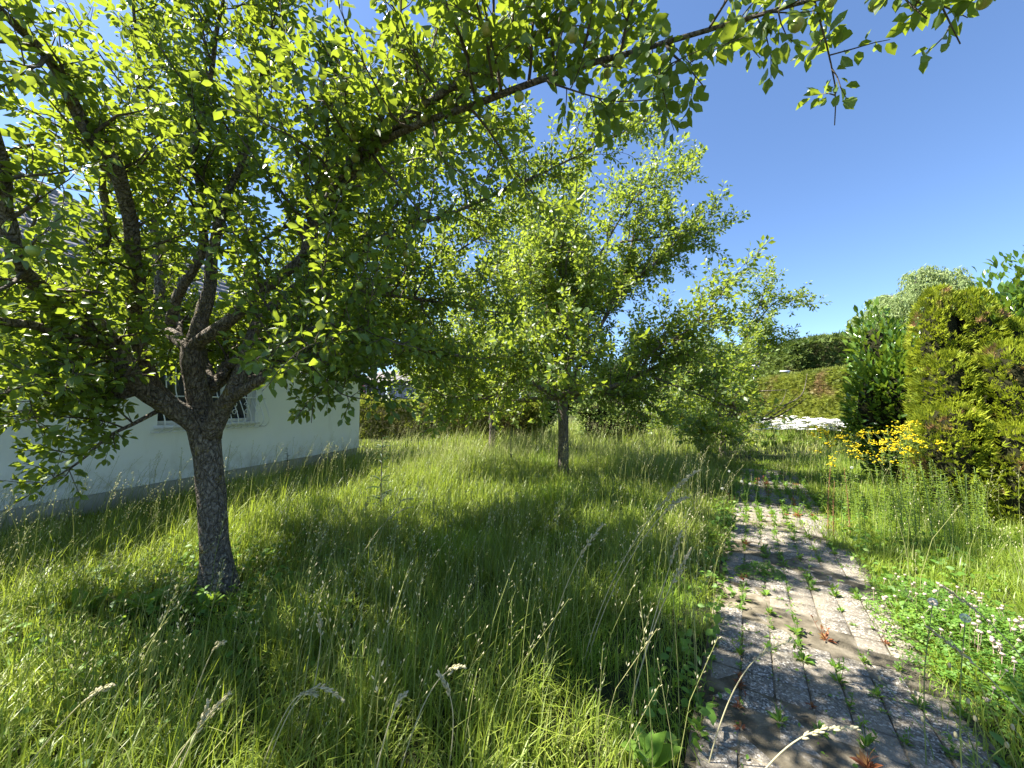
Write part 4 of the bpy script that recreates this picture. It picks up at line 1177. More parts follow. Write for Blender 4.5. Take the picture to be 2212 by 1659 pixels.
# willow
rng = np.random.default_rng(77)
wp = at(1970, 700, 34); wx, wy = wp[0], wp[1]
wroot = thing('weeping_willow', 'weeping willow with hanging pale strands rising behind the tall dark hedge', 'tree', (wx, wy, .3))
winv = Matrix.Translation(-Vector((wx, wy, .3)))
mbw, mbl_, tw = MB(), MB(), MB()
V_, F_ = tube(*smooth_path([(wx, wy, 0), (wx + .2, wy, 3), (wx, wy, 6.5)], [.5, .4, .3], .5), 12); mbw.add(V_, F_)
LPs, LDs = [], []
heads = [(-2.6, 0, 10.4), (-1.2, .5, 11.6), (.4, -.5, 12.2), (1.4, .2, 14.0), (2.2, .6, 13.8), (3.6, 0, 13.7), (0, 2, 12), (-3.3, 1, 9.8), (2.8, -1.2, 12.2), (-.4, -1.5, 11.4), (4.4, .5, 12.8), (-2, -1, 11)]
for hx, hy, hz in heads:
    e = np.array([wx + hx, wy + hy, hz])
    pth, r_ = smooth_path([(wx, wy, 6), (wx + hx * .4, wy + hy * .4, 6 + (hz - 6) * .75), e], [.22, .13, .05], .5)
    V_, F_ = tube(pth, r_, 6); mbw.add(V_, F_)
    for s in range(62):
        az = rng.random() * 6.283; ro = rng.uniform(.3, 1.6)
        o_ = e + np.array([math.cos(az) * ro, math.sin(az) * ro, rng.uniform(-.9, .25) - ro * .25])
        Ls = rng.uniform(2.2, 5.2)
        sw = np.array([math.cos(az), math.sin(az), 0]) * rng.uniform(.1, .5)
        pts = np.array([e * .5 + o_ * .5 + np.array([0, 0, .25]), o_, o_ + sw * .6 + np.array([0, 0, -Ls * .35]), o_ + sw + np.array([0, 0, -Ls])])
        V_, F_ = tube(pts, .012, 3, False); tw.add(V_, F_)
        nl = int(Ls * 9)
        f = rng.random(nl) * 2.6 + .4; i0 = np.minimum(f.astype(int), 2)
        LPs.append(pts[i0] + (pts[i0 + 1] - pts[i0]) * (f - i0)[:, None] + rng.normal(size=(nl, 3)) * .03)
        LDs.append(nrm(rng.normal(size=(nl, 3)) * .55 + np.array([0, 0, -1])))
LPs, LDs = np.concatenate(LPs), np.concatenate(LDs)
V_, F_ = scatter(NARROW_T, LF2, LPs, frames(LDs, nrm(rng.normal(size=LPs.shape))), .34 * rng.uniform(.6, 1.2, len(LPs))); mbl_.add(V_, F_)
o = mbw.build('trunk', M['bark'], wroot, True); o.matrix_parent_inverse = winv
o = tw.build('hanging_twigs', M['stem'], wroot); o.matrix_parent_inverse = winv; tag(o, kind='stuff')
o = mbl_.build('crown', M['willow'], wroot); o.matrix_parent_inverse = winv; tag(o, kind='stuff')

# ------------------------------------------------------------------ shed
sp = at(835, 880, 24.0)
S0 = np.array([sp[0], sp[1]])
shed = thing('weathered_shed', 'weathered grey plank shed with rusty corrugated roof behind the clipped hedge', 'shed', (S0[0], S0[1], .3))
sinv = Matrix.Translation(-Vector((S0[0], S0[1], .3)))


def sbuild(mb_, name, mat, parent=None):
    o = mb_.build(name, mat, parent or shed); o.matrix_parent_inverse = sinv; return o


U1 = np.array([.86, -.51]); U2 = np.array([.51, .86])           # two wall directions


def plank_wall(o, u, L_, h0, h1, mats, w=.17):
    n = int(L_ / w); nn = np.array([u[1], -u[0]])
    for k in range(n):
        a0, a1 = k * w, (k + 1) * w - .012
        t = random.uniform(0, .018); h = h0 + (h1 - h0) * (k / n) - random.uniform(0, .04)
        c4 = [o + u * a0 + nn * t, o + u * a1 + nn * t, o + u * a1 - nn * .03, o + u * a0 - nn * .03]
        v = [(q[0], q[1], .25) for q in c4] + [(q[0], q[1], .3 + h) for q in c4]
        mb_ = MB(); mb_.add(v, np.array([(4, 5, 6, 7), (0, 1, 5, 4), (1, 2, 6, 5), (2, 3, 7, 6), (3, 0, 4, 7)]))
        sbuild(mb_, 'board', M[mats[k % len(mats)]])


def corr_roof(o, u, L_, dn, z0, z1, depth):
    n = int(L_ / .045)
    mb_ = MB(); V_ = []
    for k in range(n + 1):
        w_ = .018 * math.sin(k * 1.5)
        p0 = o + u * (k * .045); p1 = p0 + dn * depth
        V_ += [(p0[0], p0[1], z0 + w_), (p1[0], p1[1], z1 + w_)]
    k = np.arange(n) * 2
    mb_.add(V_, np.stack([k, k + 1, k + 3, k + 2], -1))
    V2 = np.array(V_) - np.array([0, 0, .02]); mb_.add(V2, np.stack([k, k + 2, k + 3, k + 1], -1))
    return sbuild(mb_, 'roof_sheet', M['corrugated'])


A = S0 - U1 * 3.2 + np.array([0, 0])
plank_wall(A, U1, 3.2, 2.7, 2.8, ['board_shaded', 'board', 'board_shaded'])
plank_wall(S0 + np.array([.02, -.02]), np.array([.98, -.17]), 2.1, 2.8, 2.8, ['board'])
E0 = S0 + np.array([.98, -.17]) * 2.12
plank_wall(E0, U2, 2.6, 2.65, 2.65, ['board_shaded'])
corr_roof(A - np.array([U1[1], -U1[0]]) * -.25 - U1 * .2, U1, 3.5, np.array([-U1[1], U1[0]]), 3.03, 4.0, 2.6)
corr_roof(S0 + np.array([-.1, -.35]), np.array([.98, -.17]), 2.5, np.array([.17, .98]), 3.07, 3.9, 2.6)

# ------------------------------------------------------------------ garden lamps
lp_ = at(1628, 792, 20.5)
lz = float(gz(lp_[0], lp_[1]))
lamp = thing('garden_lamp', 'pale grey mushroom-headed lamp post above the apple leaves', 'lamp post', (lp_[0], lp_[1], lz))
h = lp_[2] - lz
mb = MB(); V_, F_ = tube([(0, 0, -.1), (0, 0, h - .75), (0, 0, h - .55)], [.06, .055, .05], 12); mb.add(V_, F_); mb.build('pole', M['lamp_metal'], lamp, True)
mb = MB(); V_, F_ = tube([(0, 0, h - .5), (0, 0, h - .1)], [.085, .085], 14); mb.add(V_, F_); mb.build('collar', M['lamp_metal'], lamp, True)
mb = MB(); V_, F_ = tube([(0, 0, h - .12), (0, 0, h - .06), (0, 0, h), (0, 0, h + .03), (0, 0, h + .06)], [.08, .2, .27, .26, .1], 20); mb.add(V_, F_); mb.build('lamp_head', M['lamp_glass'], lamp, True)
lp_ = at(1703, 803, 22.3); lz = float(gz(lp_[0], lp_[1])); h = lp_[2] - lz
lamp = thing('garden_lamp', 'slim lamp post with a flat sideways head above the clipped hedge', 'lamp post', (lp_[0], lp_[1], lz))
mb = MB(); V_, F_ = tube([(0, 0, -.1), (0, 0, h * .5), (0, 0, h)], [.06, .055, .05], 12); mb.add(V_, F_); mb.build('pole', M['lamp_metal'], lamp, True)
mb = MB(); v_, f_ = bevel_box(.5, .16, .07, .02); v_ = v_ + np.array([-.2, 0, h]); mb.add(v_, f_); mb.add(v_[:4], np.array([(3, 2, 1, 0)])); mb.build('lamp_head', M['lamp_metal'], lamp)

# ------------------------------------------------------------------ grass
rng = np.random.default_rng(101)


def blade_template(b0, b1, segs):
    th = R(b0) + (R(b1) - R(b0)) * (np.arange(segs) / max(1, segs - 1)) ** 1.2
    y = np.r_[0, np.cumsum(np.sin(th))] / segs; z = np.r_[0, np.cumsum(np.cos(th))] / segs
    t = np.arange(segs + 1) / segs
    w = .5 * (1 - t ** 1.6) * (.75 + .5 * np.minimum(t * 3, 1)); w = w / w.max() * .5
    V_ = []
    for k in range(segs):
        V_ += [(-w[k], y[k], z[k]), (w[k], y[k], z[k])]
    V_.append((0, y[-1], z[-1]))
    q = np.array([(2 * k, 2 * k + 1, 2 * k + 3, 2 * k + 2) for k in range(segs - 1)])
    return np.array(V_), [q, np.array([(2 * segs - 2, 2 * segs - 1, 2 * segs)])] if segs > 1 else [np.array([(0, 1, 2)])]


BENDS = [(3, 14), (6, 30), (10, 55), (14, 80), (18, 110), (25, 140), (30, 85)]
TH0 = house.location


def in_house(x, y, m=0.0):
    a = (K[0] - x) * HD[0] + (K[1] - y) * HD[1]
    q = (x - K[0]) * HN[0] + (y - K[1]) * HN[1]
    return (a > -m) & (a < HL + m) & (q > -m) & (q < HW + m)


def house_q(x, y):
    return (x - K[0]) * HN[0] + (y - K[1]) * HN[1]


TB1 = trunk1[0][0]


def free(x, y, edge=0.0):
    s, t = path_st(x, y)
    jag = .06 * pn(x, y, 6, 2) + .05 * pn(x, y, 17, 4)
    jr = jag - .09 - .1 * pn(x, y, 2.3, 7)
    left = .02 + jag; right = PW - .02 + jr
    on = (t > left - edge) & (t < right + edge) & (s < 7.6 + 1.0 * pn(x, y, 1.5))
    on &= ~(rng.random(len(x)) < .1 * sstep(1.5, 3, s) + .75 * sstep(2.6, 5.5, s) * (pn(x, y, 2.2, 6) > -.15))
    th = (np.hypot(x - 7.0, (y - 5.6)) < .35)
    return ~on & ~in_house(x, y, .12) & ~th & (np.hypot(x - TB1[0], y - TB1[1]) > .15)


def sample(n, y0, y1, wide=1.5, mrg=.9):
    y = np.sqrt(rng.random(n) * (y1 ** 2 - y0 ** 2) + y0 ** 2)
    x = (rng.random(n) * 2 - 1) * (wide * y + mrg)
    return x, y


def blades(mb, x, y, h, w, spread, segs, templates=None):
    templates = templates or BENDS
    k = rng.integers(0, len(templates), len(x))
    az = rng.random(len(x)) * 6.283
    # neighbours lean the same way here and there
    az2 = 2.6 * pn(x, y, .9, 3)
    az = np.where(rng.random(len(x)) < .3, az2 + rng.normal(size=len(x)) * .6, az)
    for q, (b0, b1) in enumerate(templates):
        m_ = k == q
        if not m_.any(): continue
        T, F = blade_template(b0, b1, segs)
        pos = np.stack([x[m_], y[m_], gz(x[m_], y[m_]) - .01], -1)
        sc = np.stack([w[m_], h[m_], h[m_]], -1)
        V_, F_ = scatter(T, F, pos, rotz(az[m_]), sc); mb.add(V_, F_)


def tufts(n, y0, y1, per, sig):
    cx, cy = sample(n, y0, y1)
    x = np.repeat(cx, per) + rng.normal(size=n * per) * sig; y = np.repeat(cy, per) + rng.normal(size=n * per) * sig
    th = np.repeat(rng.uniform(.7, 1.3, n), per)
    return x, y, th


def height(x, y):
    s, t = path_st(x, y)
    h = .33 + .12 * pn(x, y, .8, 1) + .08 * pn(x, y, 3.1, 5)
    h *= np.where(t < 0, np.clip(.33 + (-t) * .9, .33, 1), 1)                  # lower along the kerbless path edge
    h = np.where((t > 0) & (t < PW), h * .35, h)
    right = t > PW
    h = np.where(right, .17 + .1 * np.clip((t - PW) / 1.2, 0, 1) + .05 * pn(x, y, 2, 7), h)
    d1 = np.hypot(x - TB1[0], y - TB1[1])
    h *= np.clip(.45 + d1 * .45, .45, 1)
    h *= np.clip(.45 + (-house_q(x, y)) * .4, .45, 1)
    h = h * (1 + .35 * sstep(7, 12, y))
    return np.clip(h, .08, .8)


total = 0
near, mid_, far, lime, dry = MB(), MB(), MB(), MB(), MB()
x, y, tf_s = tufts(8200, .75, 5.0, 12, .035)
m_ = free(x, y); x, y, tf_s = x[m_], y[m_], tf_s[m_]
lm = (pn(x, y, .9, 11) + .35 * pn(x, y, 3, 2)) > .62
lm |= ((path_st(x, y)[1] > PW) & (rng.random(len(x)) < .45)) | (np.hypot(x - .72, (y - 2.2) * .8) < .38 + .1 * pn(x, y, 5)) | (np.hypot(x + .55, y - 4.1) < .5 + .15 * pn(x, y, 4))
h = height(x, y) * tf_s * rng.uniform(.55, 1.25, len(x))
w = rng.uniform(.0026, .0075, len(x)) * (1 + .1 * y)
dm = (~lm) & (rng.random(len(x)) < .07 + .05 * pn(x, y, 1.3, 8))
blades(dry, x[dm], y[dm], h[dm] * 1.1, w[dm] * .8, 0, 3)
lg = ~(lm | dm)
blades(near, x[lg], y[lg], h[lg], w[lg], 0, 3)
blades(lime, x[lm], y[lm], h[lm] * .8, w[lm] * .7, 0, 3, [(5, 30), (8, 60), (14, 95), (18, 125), (10, 80)])
total += len(x)
x, y, tf_s = tufts(11500, 5.0, 10.5, 9, .06)
m_ = free(x, y); x, y, tf_s = x[m_], y[m_], tf_s[m_]
h = height(x, y) * tf_s * rng.uniform(.6, 1.3, len(x)); w = rng.uniform(.006, .011, len(x)) * (1 + .03 * y)
lm = (pn(x, y, .6, 11) + .35 * pn(x, y, 3, 2)) > .6
dm = (~lm) & (rng.random(len(x)) < .06 + .22 * sstep(6.5, 10.5, y))
lm |= (path_st(x, y)[1] > PW) & (rng.random(len(x)) < .5); dm &= ~lm
blades(mid_, x[~(lm | dm)], y[~(lm | dm)], h[~(lm | dm)], w[~(lm | dm)], 0, 3)
blades(lime, x[lm], y[lm], h[lm], w[lm] * .8, 0, 3)
blades(dry, x[dm], y[dm], h[dm] * 1.35, w[dm] * .7, 0, 3, BENDS[:3])
total += len(x)
x, y, tf_s = tufts(12000, 10.5, 23.5, 6, .12)
m_ = free(x, y) & (x < 15) & ~((y > 15) & (x < 1)); x, y, tf_s = x[m_], y[m_], tf_s[m_]
h = height(x, y) * tf_s * rng.uniform(.7, 1.35, len(x)); w = rng.uniform(.012, .02, len(x)) * (1 + .02 * y)
dm = rng.random(len(x)) < .38 + .25 * pn(x, y, .5, 3)
blades(far, x[~dm], y[~dm], h[~dm], w[~dm], 0, 2)
blades(dry, x[dm], y[dm], h[dm] * 1.3, w[dm] * .75, 0, 2, BENDS[:3])
total += len(x)
print('grass blades', total)
tag(near.build('meadow_grass', M['grass']), 'long green meadow grass around the big apple tree and along the path', 'grass', kind='stuff')
tag(mid_.build('meadow_grass', M['grass']), 'long green meadow grass around the slim apple tree', 'grass', kind='stuff')
tag(far.build('meadow_grass', M['grass']), 'tall grass at the back of the meadow before the hedges', 'grass', kind='stuff')
tag(lime.build('lime_grass', M['grass_lime']), 'fluffy fine lime-green grass patches in the meadow', 'grass', kind='stuff')
tag(dry.build('dry_grass', M['grass_dry']), 'straw-coloured dry grass mixed through the back of the meadow', 'grass', kind='stuff')


# seed stalks
def stalk_template(kind, r0):
    r_ = np.random.default_rng(r0)
    mb = MB()
    bend = r_.uniform(.1, .4)
    t = np.linspace(0, 1, 4)
    pts = np.stack([0 * t, bend * t ** 2.6, t - .12 * bend * t ** 3], -1)
    V_, F_ = tube(pts, np.linspace(.0022, .0012, 4), 3, False); mb.add(V_, F_, 0)
    n = 12
    for k in range(n):
        f = .74 + .27 * k / n
        p_ = np.array([0, bend * f ** 2.6, f - .12 * bend * f ** 3])
        ax = nrm(np.array([0, bend * 2.6 * f ** 1.6, 1]))
        az = k * 2.4
        rad_ = np.array([math.cos(az), math.sin(az), 0])
        sp_ = (.02 if kind == 0 else .055) * (1 - .7 * k / n) * r_.uniform(.5, 1.2)
        c_ = p_ + rad_ * sp_ + ax * sp_ * .8
        d = nrm(ax + rad_ * .5); s_ = np.cross(d, rad_); Ls = .022 if kind == 0 else .015
        mb.add([c_, c_ + d * Ls * .5 + s_ * .0036, c_ + d * Ls, c_ + d * Ls * .5 - s_ * .0036], np.array([(0, 1, 2, 3)]), 1)
        if kind == 1 and sp_ > .01:
            mb.add([p_, c_, c_ + s_ * .0009], np.array([(0, 1, 2)]), 0)
    return mb


stem_mb, head_mb = MB(), MB()
for kind, seed in ((0, 1), (1, 2), (0, 3), (1, 4), (0, 5), (1, 6)):
    tmb = stalk_template(kind, seed)
    T = np.concatenate(tmb.v)
    Fs = [f for f, mi in zip(tmb.f, tmb.m) if mi[0] == 0]; Fh = [f for f, mi in zip(tmb.f, tmb.m) if mi[0] == 1]
    for (n, y0, y1, hs, ws) in ((270, 1.25, 4.5, .78, 1.4), (380, 4.5, 10.5, .85, 1.6), (330, 10.5, 19, .9, 3.0)):
        x, y = sample(n, y0, y1)
        s, t = path_st(x, y)
        m_ = free(x, y, .03) & ((t < 0) | (rng.random(n) < .3)) & (np.hypot(x - TB1[0], y - TB1[1]) > .7) & (x < 13)
        x, y = x[m_], y[m_]
        hh_ = hs * rng.uniform(.65, 1.15, len(x)) * np.where(house_q(x, y) > -1.2, .95, 1)
        pos = np.stack([x, y, gz(x, y)], -1)
        sc = np.stack([hh_ * ws, hh_, hh_], -1)
        az = rng.normal(size=len(x)) * .9 - 1.2
        V_, F_ = scatter(T, Fs, pos, rotz(az), sc); stem_mb.add(V_, F_)
        V_, F_ = scatter(T, Fh, pos, rotz(az), sc); head_mb.add(V_, F_)
sg = tag(stem_mb.build('seeding_grass', M['grass_dry']), 'thin seeding grass stems standing above the meadow', 'grass', kind='stuff')
tag(head_mb.build('seed_heads', M['seed'], sg), kind='stuff')


# individually readable stalks
def big_stalk(label, pts, heads=(.62, 1.0), n=46, sz=.022, spread=.03, r=.003, group=None):
    B = np.array(pts[:2] + pts[-2:]) if len(pts) > 4 else np.array(pts)
    tt_ = np.linspace(0, 1, 26)[:, None]
    pth = (1 - tt_) ** 3 * B[0] + 3 * (1 - tt_) ** 2 * tt_ * B[1] + 3 * (1 - tt_) * tt_ ** 2 * B[2] + tt_ ** 3 * B[3]
    rr_ = np.linspace(r, r * .45, 26)
    base = pth[0]
    root = thing('grass_stalk', label, 'grass', tuple(base), group=group)
    inv = Matrix.Translation(-Vector(base))
    mb = MB(); V_, F_ = tube(pth, rr_, 5); mb.add(V_, F_)
    o = mb.build('stem', M['seed'], root, True); o.matrix_parent_inverse = inv
    mb = MB()
    S_, SF_ = uvsphere(1, 5, 4, (.17, .5, .14)); S_[:, 1] += .5
    ps, ds = [], []
    for k in range(n):
        f = heads[0] + (heads[1] - heads[0]) * k / n
        i_ = f * (len(pth) - 1); i0 = int(min(i_, len(pth) - 2)); p_ = pth[i0] + (pth[i0 + 1] - pth[i0]) * (i_ - i0)
        ax = nrm(pth[i0 + 1] - pth[i0]); s_ = spread * rng.uniform(.05, 1) * (1.1 - k / n)
        d = nrm(ax + perp(ax) * .35)
        ps.append(p_ + perp(ax) * s_ * .4 + ax * s_ + np.array([0, 0, -.15 * s_])); ds.append(d)
    ps, ds = np.array(ps), np.array(ds)
    V_, F_ = scatter(S_, SF_, ps, frames(ds, nrm(rng.normal(size=ps.shape))), sz * 1.05 * rng.uniform(.7, 1.2, n)); mb.add(V_, F_)
    o = mb.build('seed_head', M['seed'], root, True); o.matrix_parent_inverse = inv
    return root


def gpt(dx, dy, Y):
    p_ = at(dx, dy, Y); p_[2] = float(gz(p_[0], p_[1])) - .01; return p_


ST = 'tall grass stalks with drooping straw seed heads'
big_stalk('tallest straw-coloured grass stalk arching its seed head towards the path', [gpt(1240, 0, 2.3), at(1300, 1240, 2.3), at(1380, 1120, 2.25), at(1430, 1060, 2.2), at(1505, 1018, 2.2)], (.66, 1), 60, .026, .05)
big_stalk('bent stalk sharing the clump with the tallest seed head', [gpt(1250, 0, 2.35), at(1310, 1240, 2.3), at(1390, 1120, 2.25), at(1440, 1080, 2.2), at(1480, 1076, 2.2)], (.72, 1), 40, .024, .04)
for lab, b_, m1, t_, Y in (('straw stalk leaning over the lime tuft at the path edge', 1330, (1420, 1300), (1490, 1190), 2.0), ('straw stalk with a narrow upright head near the path edge', 1340, (1430, 1260), (1470, 1150), 2.1),
                          ('stalk with a thick ripe seed head left of the tallest stalk', 1150, (1215, 1230), (1300, 1135), 2.1)):
    big_stalk(lab, [gpt(b_, 0, Y), at(*m1, Y), at((m1[0] + t_[0]) / 2 + 4, (m1[1] + t_[1]) / 2, Y), at(*t_, Y)], (.62, 1), 50, .022, .035)
for b_, m1, k1, t_, Y in ((870, (905, 1500), (950, 1440), (1000, 1440), 1.55), (600, (620, 1500), (660, 1445), (740, 1510), 1.5), (585, (610, 1520), (640, 1480), (680, 1500), 1.5), (800, (835, 1560), (850, 1520), (870, 1505), 1.35),
                         (440, (445, 1430), (455, 1395), (480, 1390), 1.7), (330, (380, 1620), (430, 1560), (495, 1500), 1.3), (360, (400, 1600), (430, 1590), (450, 1520), 1.25), (690, (700, 1420), (695, 1370), (690, 1330), 1.8),
                         (780, (790, 1180), (830, 1105), (890, 1095), 3.4), (820, (835, 1110), (860, 1070), (890, 1078), 3.8), (60, (120, 1560), (180, 1500), (240, 1480), 1.4), (960, (1000, 1560), (980, 1500), (950, 1460), 1.5)):
    big_stalk('single pale seed stalk nodding over the long grass in front of the big apple tree', [gpt(b_, 0, Y), at(*m1, Y), at(*k1, Y), at(*t_, Y)], (.66, 1), 34, .02, .03, group='seed stalks in the foreground grass')
for b_, m1, k1, t_, Y in ((1480, (1580, 1440), (1640, 1400), (1710, 1385), 1.7), (1440, (1640, 1580), (1760, 1560), (1850, 1575), 1.25), (2250, (2180, 1350), (2100, 1310), (2040, 1270), 1.7), (2260, (2150, 1450), (2090, 1420), (2010, 1360), 1.5)):
    big_stalk('long seed stalk reaching low across the paved path', [gpt(b_, 0, Y), at(*m1, Y), at(*k1, Y), at(*t_, Y)], (.6, 1), 40, .02, .02, group='seed stalks over the path')

# ------------------------------------------------------------------ broad weeds, clover, flowers
CL_T, CL_F = [], []
_v, _f = [], []
for k in range(3):
    a = k * 2.094; c_, s_ = math.cos(a), math.sin(a); n0 = len(_v)
    for (px, py, pz) in ((0, .05, 0), (-.33, .45, .1), (-.25, .85, .06), (.25, .85, .06), (.33, .45, .1), (0, .5, .02)):
        _v.append((px * c_ - py * s_, px * s_ + py * c_, pz))
    for q in ((0, 2, 1), (0, 3, 2), (0, 4, 3)):
        _f.append(tuple(n0 + z for z in q))
CLT, CLF = np.array(_v), [np.array(_f)]


def carpet(mb, T, F, x, y, z, size, tilt=.35):
    n = len(x)
    Nn = nrm(np.array([0, 0, 1.]) + rng.normal(size=(n, 3)) * tilt)
    D = rng.normal(size=(n, 3)); D[:, 2] *= .2
    V_, F_ = scatter(T, F, np.stack([x, y, z], -1), frames(nrm(D - Nn * (D * Nn).sum(1, keepdims=True)), Nn), size); mb.add(V_, F_)


rng = np.random.default_rng(202)
# white clover mound right of the path
cp = at(2040, 1330, 2.55)
n = 3300
u = rng.normal(size=(n * 2, 2)); u = u[np.hypot(u[:, 0], u[:, 1]) < 1.9][:n]
cs, ct = path_st(cp[0], cp[1])
ss, tt = cs + u[:, 0] * .55, PW + .33 + u[:, 1] * .26
x, y = path_xy(ss, tt)
mnd = .2 * np.exp(-((u[:, 0] / 1.5) ** 2 + (u[:, 1] / 1.5) ** 2))
m_ = (tt > PW - .22 + .05 * pn(x, y, 9)) & (y > 1.0)
x, y, mnd = x[m_], y[m_], mnd[m_]
mb = MB(); carpet(mb, CLT, CLF, x, y, mnd * rng.uniform(.3, 1.05, len(x)) + .04, rng.uniform(.014, .026, len(x)))
clover = tag(mb.build('clover', M['clover']), 'mound of white clover in bloom spilling over the right edge of the path', 'clover', kind='stuff')
bv, bf = uvsphere(1, 8, 6)
bl_n = nrm(bv); bv = bv * (1 + .22 * np.sin(np.arange(len(bv)) * 2.4))[:, None]
mb = MB(); mb.add(bv * .0095, bf); V_, F_ = tube([(0, 0, -.14), (.003, 0, -.07), (0, 0, 0)], .0012, 4); mb.add(V_, F_)
CB = mb.mesh('clover_blossom', M['clover_white'])
for i_ in rng.choice(len(x), 130, replace=False):
    o = link('blossom', CB, clover)
    o.location = (x[i_], y[i_], mnd[i_] + .05 + rng.uniform(0, .035)); s = rng.uniform(.55, 1.4); o.scale = (s, s, s * rng.uniform(.6, 1.0)); o.rotation_euler = tuple(rng.uniform(-.4, .4, 3))

# small clump on the path
kp = gpt(1640, 0, 3.45); kx, ky = at(1640, 1205, 3.5)[:2]
n = 420; a = rng.random(n) * 6.283; r_ = np.sqrt(rng.random(n)) * .17
mb = MB(); carpet(mb, CLT, CLF, kx + np.cos(a) * r_ * 1.2, ky + np.sin(a) * r_, .05 + .09 * (1 - (r_ / .17) ** 2) * rng.uniform(.4, 1, n), rng.uniform(.012, .02, n))
tag(mb.build('clover_clump', M['clover']), 'dark green clover clump growing alone on the pavers', 'clover')

# broad leaves under the big tree and along the path edge
mb = MB()
BT = np.array([(0, 0, 0), (-.26, .3, .12), (-.3, .62, .14), (0, 1, .02), (.3, .62, .14), (.26, .3, .12), (0, .5, .06)], float)
x, y = sample(5200, 1.1, 6.0, 1.45)
s, t = path_st(x, y); d1 = np.hypot(x - TB1[0], y - TB1[1])
pr = np.exp(-(d1 / 1.1) ** 2) * .95 + np.exp(-((t + .08) / .14) ** 2) * .9 + np.where((t > PW) & (t < PW + .9), .65, 0) + np.where((x < -1.4) & (y < 3), .25, 0)
m_ = free(x, y, -.02) & (rng.random(len(x)) < pr); x, y = x[m_], y[m_]
rs = rng.uniform(.035, .075, len(x))
for q in range(5):
    carpet(mb, BT, LF, x + rng.normal(size=len(x)) * .03, y + rng.normal(size=len(x)) * .03, rng.uniform(.03, .17, len(x)), rs * rng.uniform(.6, 1.2, len(x)), .5)
tag(mb.build('broadleaf_weeds', M['weed']), 'low broad-leaved weeds under the big apple tree and along the path edges', 'weeds', kind='stuff')


# weed tufts between the pavers
def weed_mesh(seed, red):
    r0 = np.random.default_rng(seed)
    mb = MB()
    n = 11
    az = np.arange(n) * 2.4 + r0.normal(size=n) * .3
    el = r0.uniform(.1, 1.0, n)
    D = np.stack([np.cos(az) * np.cos(el), np.sin(az) * np.cos(el), np.sin(el)], -1)
    T = BT * np.array([.75 if seed % 2 else .5, 1, 1])
    V_, F_ = scatter(T, LF, D * .006, frames(D, np.array([0, 0, 1.]) + D * -.2), r0.uniform(.02, .048, n)); mb.add(V_, F_)
    if seed % 3 == 0:
        for k in range(9):
            Tb, Fb = blade_template(5, 50, 3); a = r0.random(1) * 6.28
            V_, F_ = scatter(Tb, Fb, np.zeros((1, 3)), rotz(a), np.array([[.003, .07, .07]]) * r0.uniform(.5, 1.2)); mb.add(V_, F_)
    if seed % 3 == 1:
        for k in range(3):
            p1 = np.array([r0.normal() * .02, r0.normal() * .02, r0.uniform(.05, .1)])
            V_, F_ = tube([(0, 0, 0), p1 * .5 + np.array([.004, 0, 0]), p1], .0012, 3); mb.add(V_, F_)
            Dk = nrm(r0.normal(size=(5, 3)) + np.array([0, 0, .5])); V_, F_ = scatter(T, LF, p1 * r0.uniform(.5, 1, (5, 1)), frames(Dk, np.array([0, 0, 1.])), r0.uniform(.014, .028, 5)); mb.add(V_, F_)
    return mb.mesh('weed', M['weed_red'] if red else M['weed'])


mbj = MB()
nj = 5200
sj = rng.uniform(-2.2, 7.9, nj); tj = rng.integers(0, 8, nj) * PSZ + rng.normal(size=nj) * .014
xr = rng.random(nj) < .35
sj = np.where(xr, np.round((sj + 4.1) / PSZ) * PSZ - 4.1 + rng.normal(size=nj) * .012, sj); tj = np.where(xr, rng.uniform(0, PW, nj), tj)
x, y = path_xy(sj, tj)
m_ = (pn(x, y, 2.6, 4) + .6 * pn(x, y, 7, 1) + rng.normal(size=nj) * .3 + .5 * sstep(3.5, 7, y)) > .15
x, y = x[m_], y[m_]
carpet(mbj, BT, LF, x, y, np.full(len(x), .045), rng.uniform(.01, .026, len(x)) * (1 + .9 * sstep(3, 7, y)), .6)
tag(mbj.build('joint_weeds', M['weed']), 'tiny creeping weeds and moss filling the joints of the path', 'weeds', kind='stuff')
WM = [weed_mesh(k, False) for k in range(8)]; WR = [weed_mesh(k + 20, True) for k in range(3)]
used = 0
for r_i in range(2, 76):
    for k in range(0, 8):
        s = -4.1 + r_i * PSZ + rng.normal() * .02; t = k * PSZ + rng.normal() * .012
        x, y = path_xy(s, t)
        if y < 1.15 or abs(x / y) > 1.45: continue
        p_ = .52 + .25 * pn(x, y, 3, 1) + .3 * sstep(4, 7, y)
        if rng.random() > p_: continue
        red = rng.random() < (.3 if (t < .35 and y < 2.3) else .06)
        o = link('weed', (WR if red else WM)[rng.integers(0, 3 if red else 8)])
        sc_ = rng.uniform(.6, 1.5) * (1.0 + .5 * sstep(3.5, 6.5, y))
        o.location = (x, y, .034); o.scale = (sc_, sc_, sc_); o.rotation_euler = (0, 0, rng.random() * 6.28)
        tag(o, 'small reddish weed rooted in a joint between the path pavers' if red else 'small green weed rooted in a joint between the path pavers', 'weed', 'red weeds in the path joints' if red else 'green weeds in the path joints')
        used += 1
print('weeds', used)


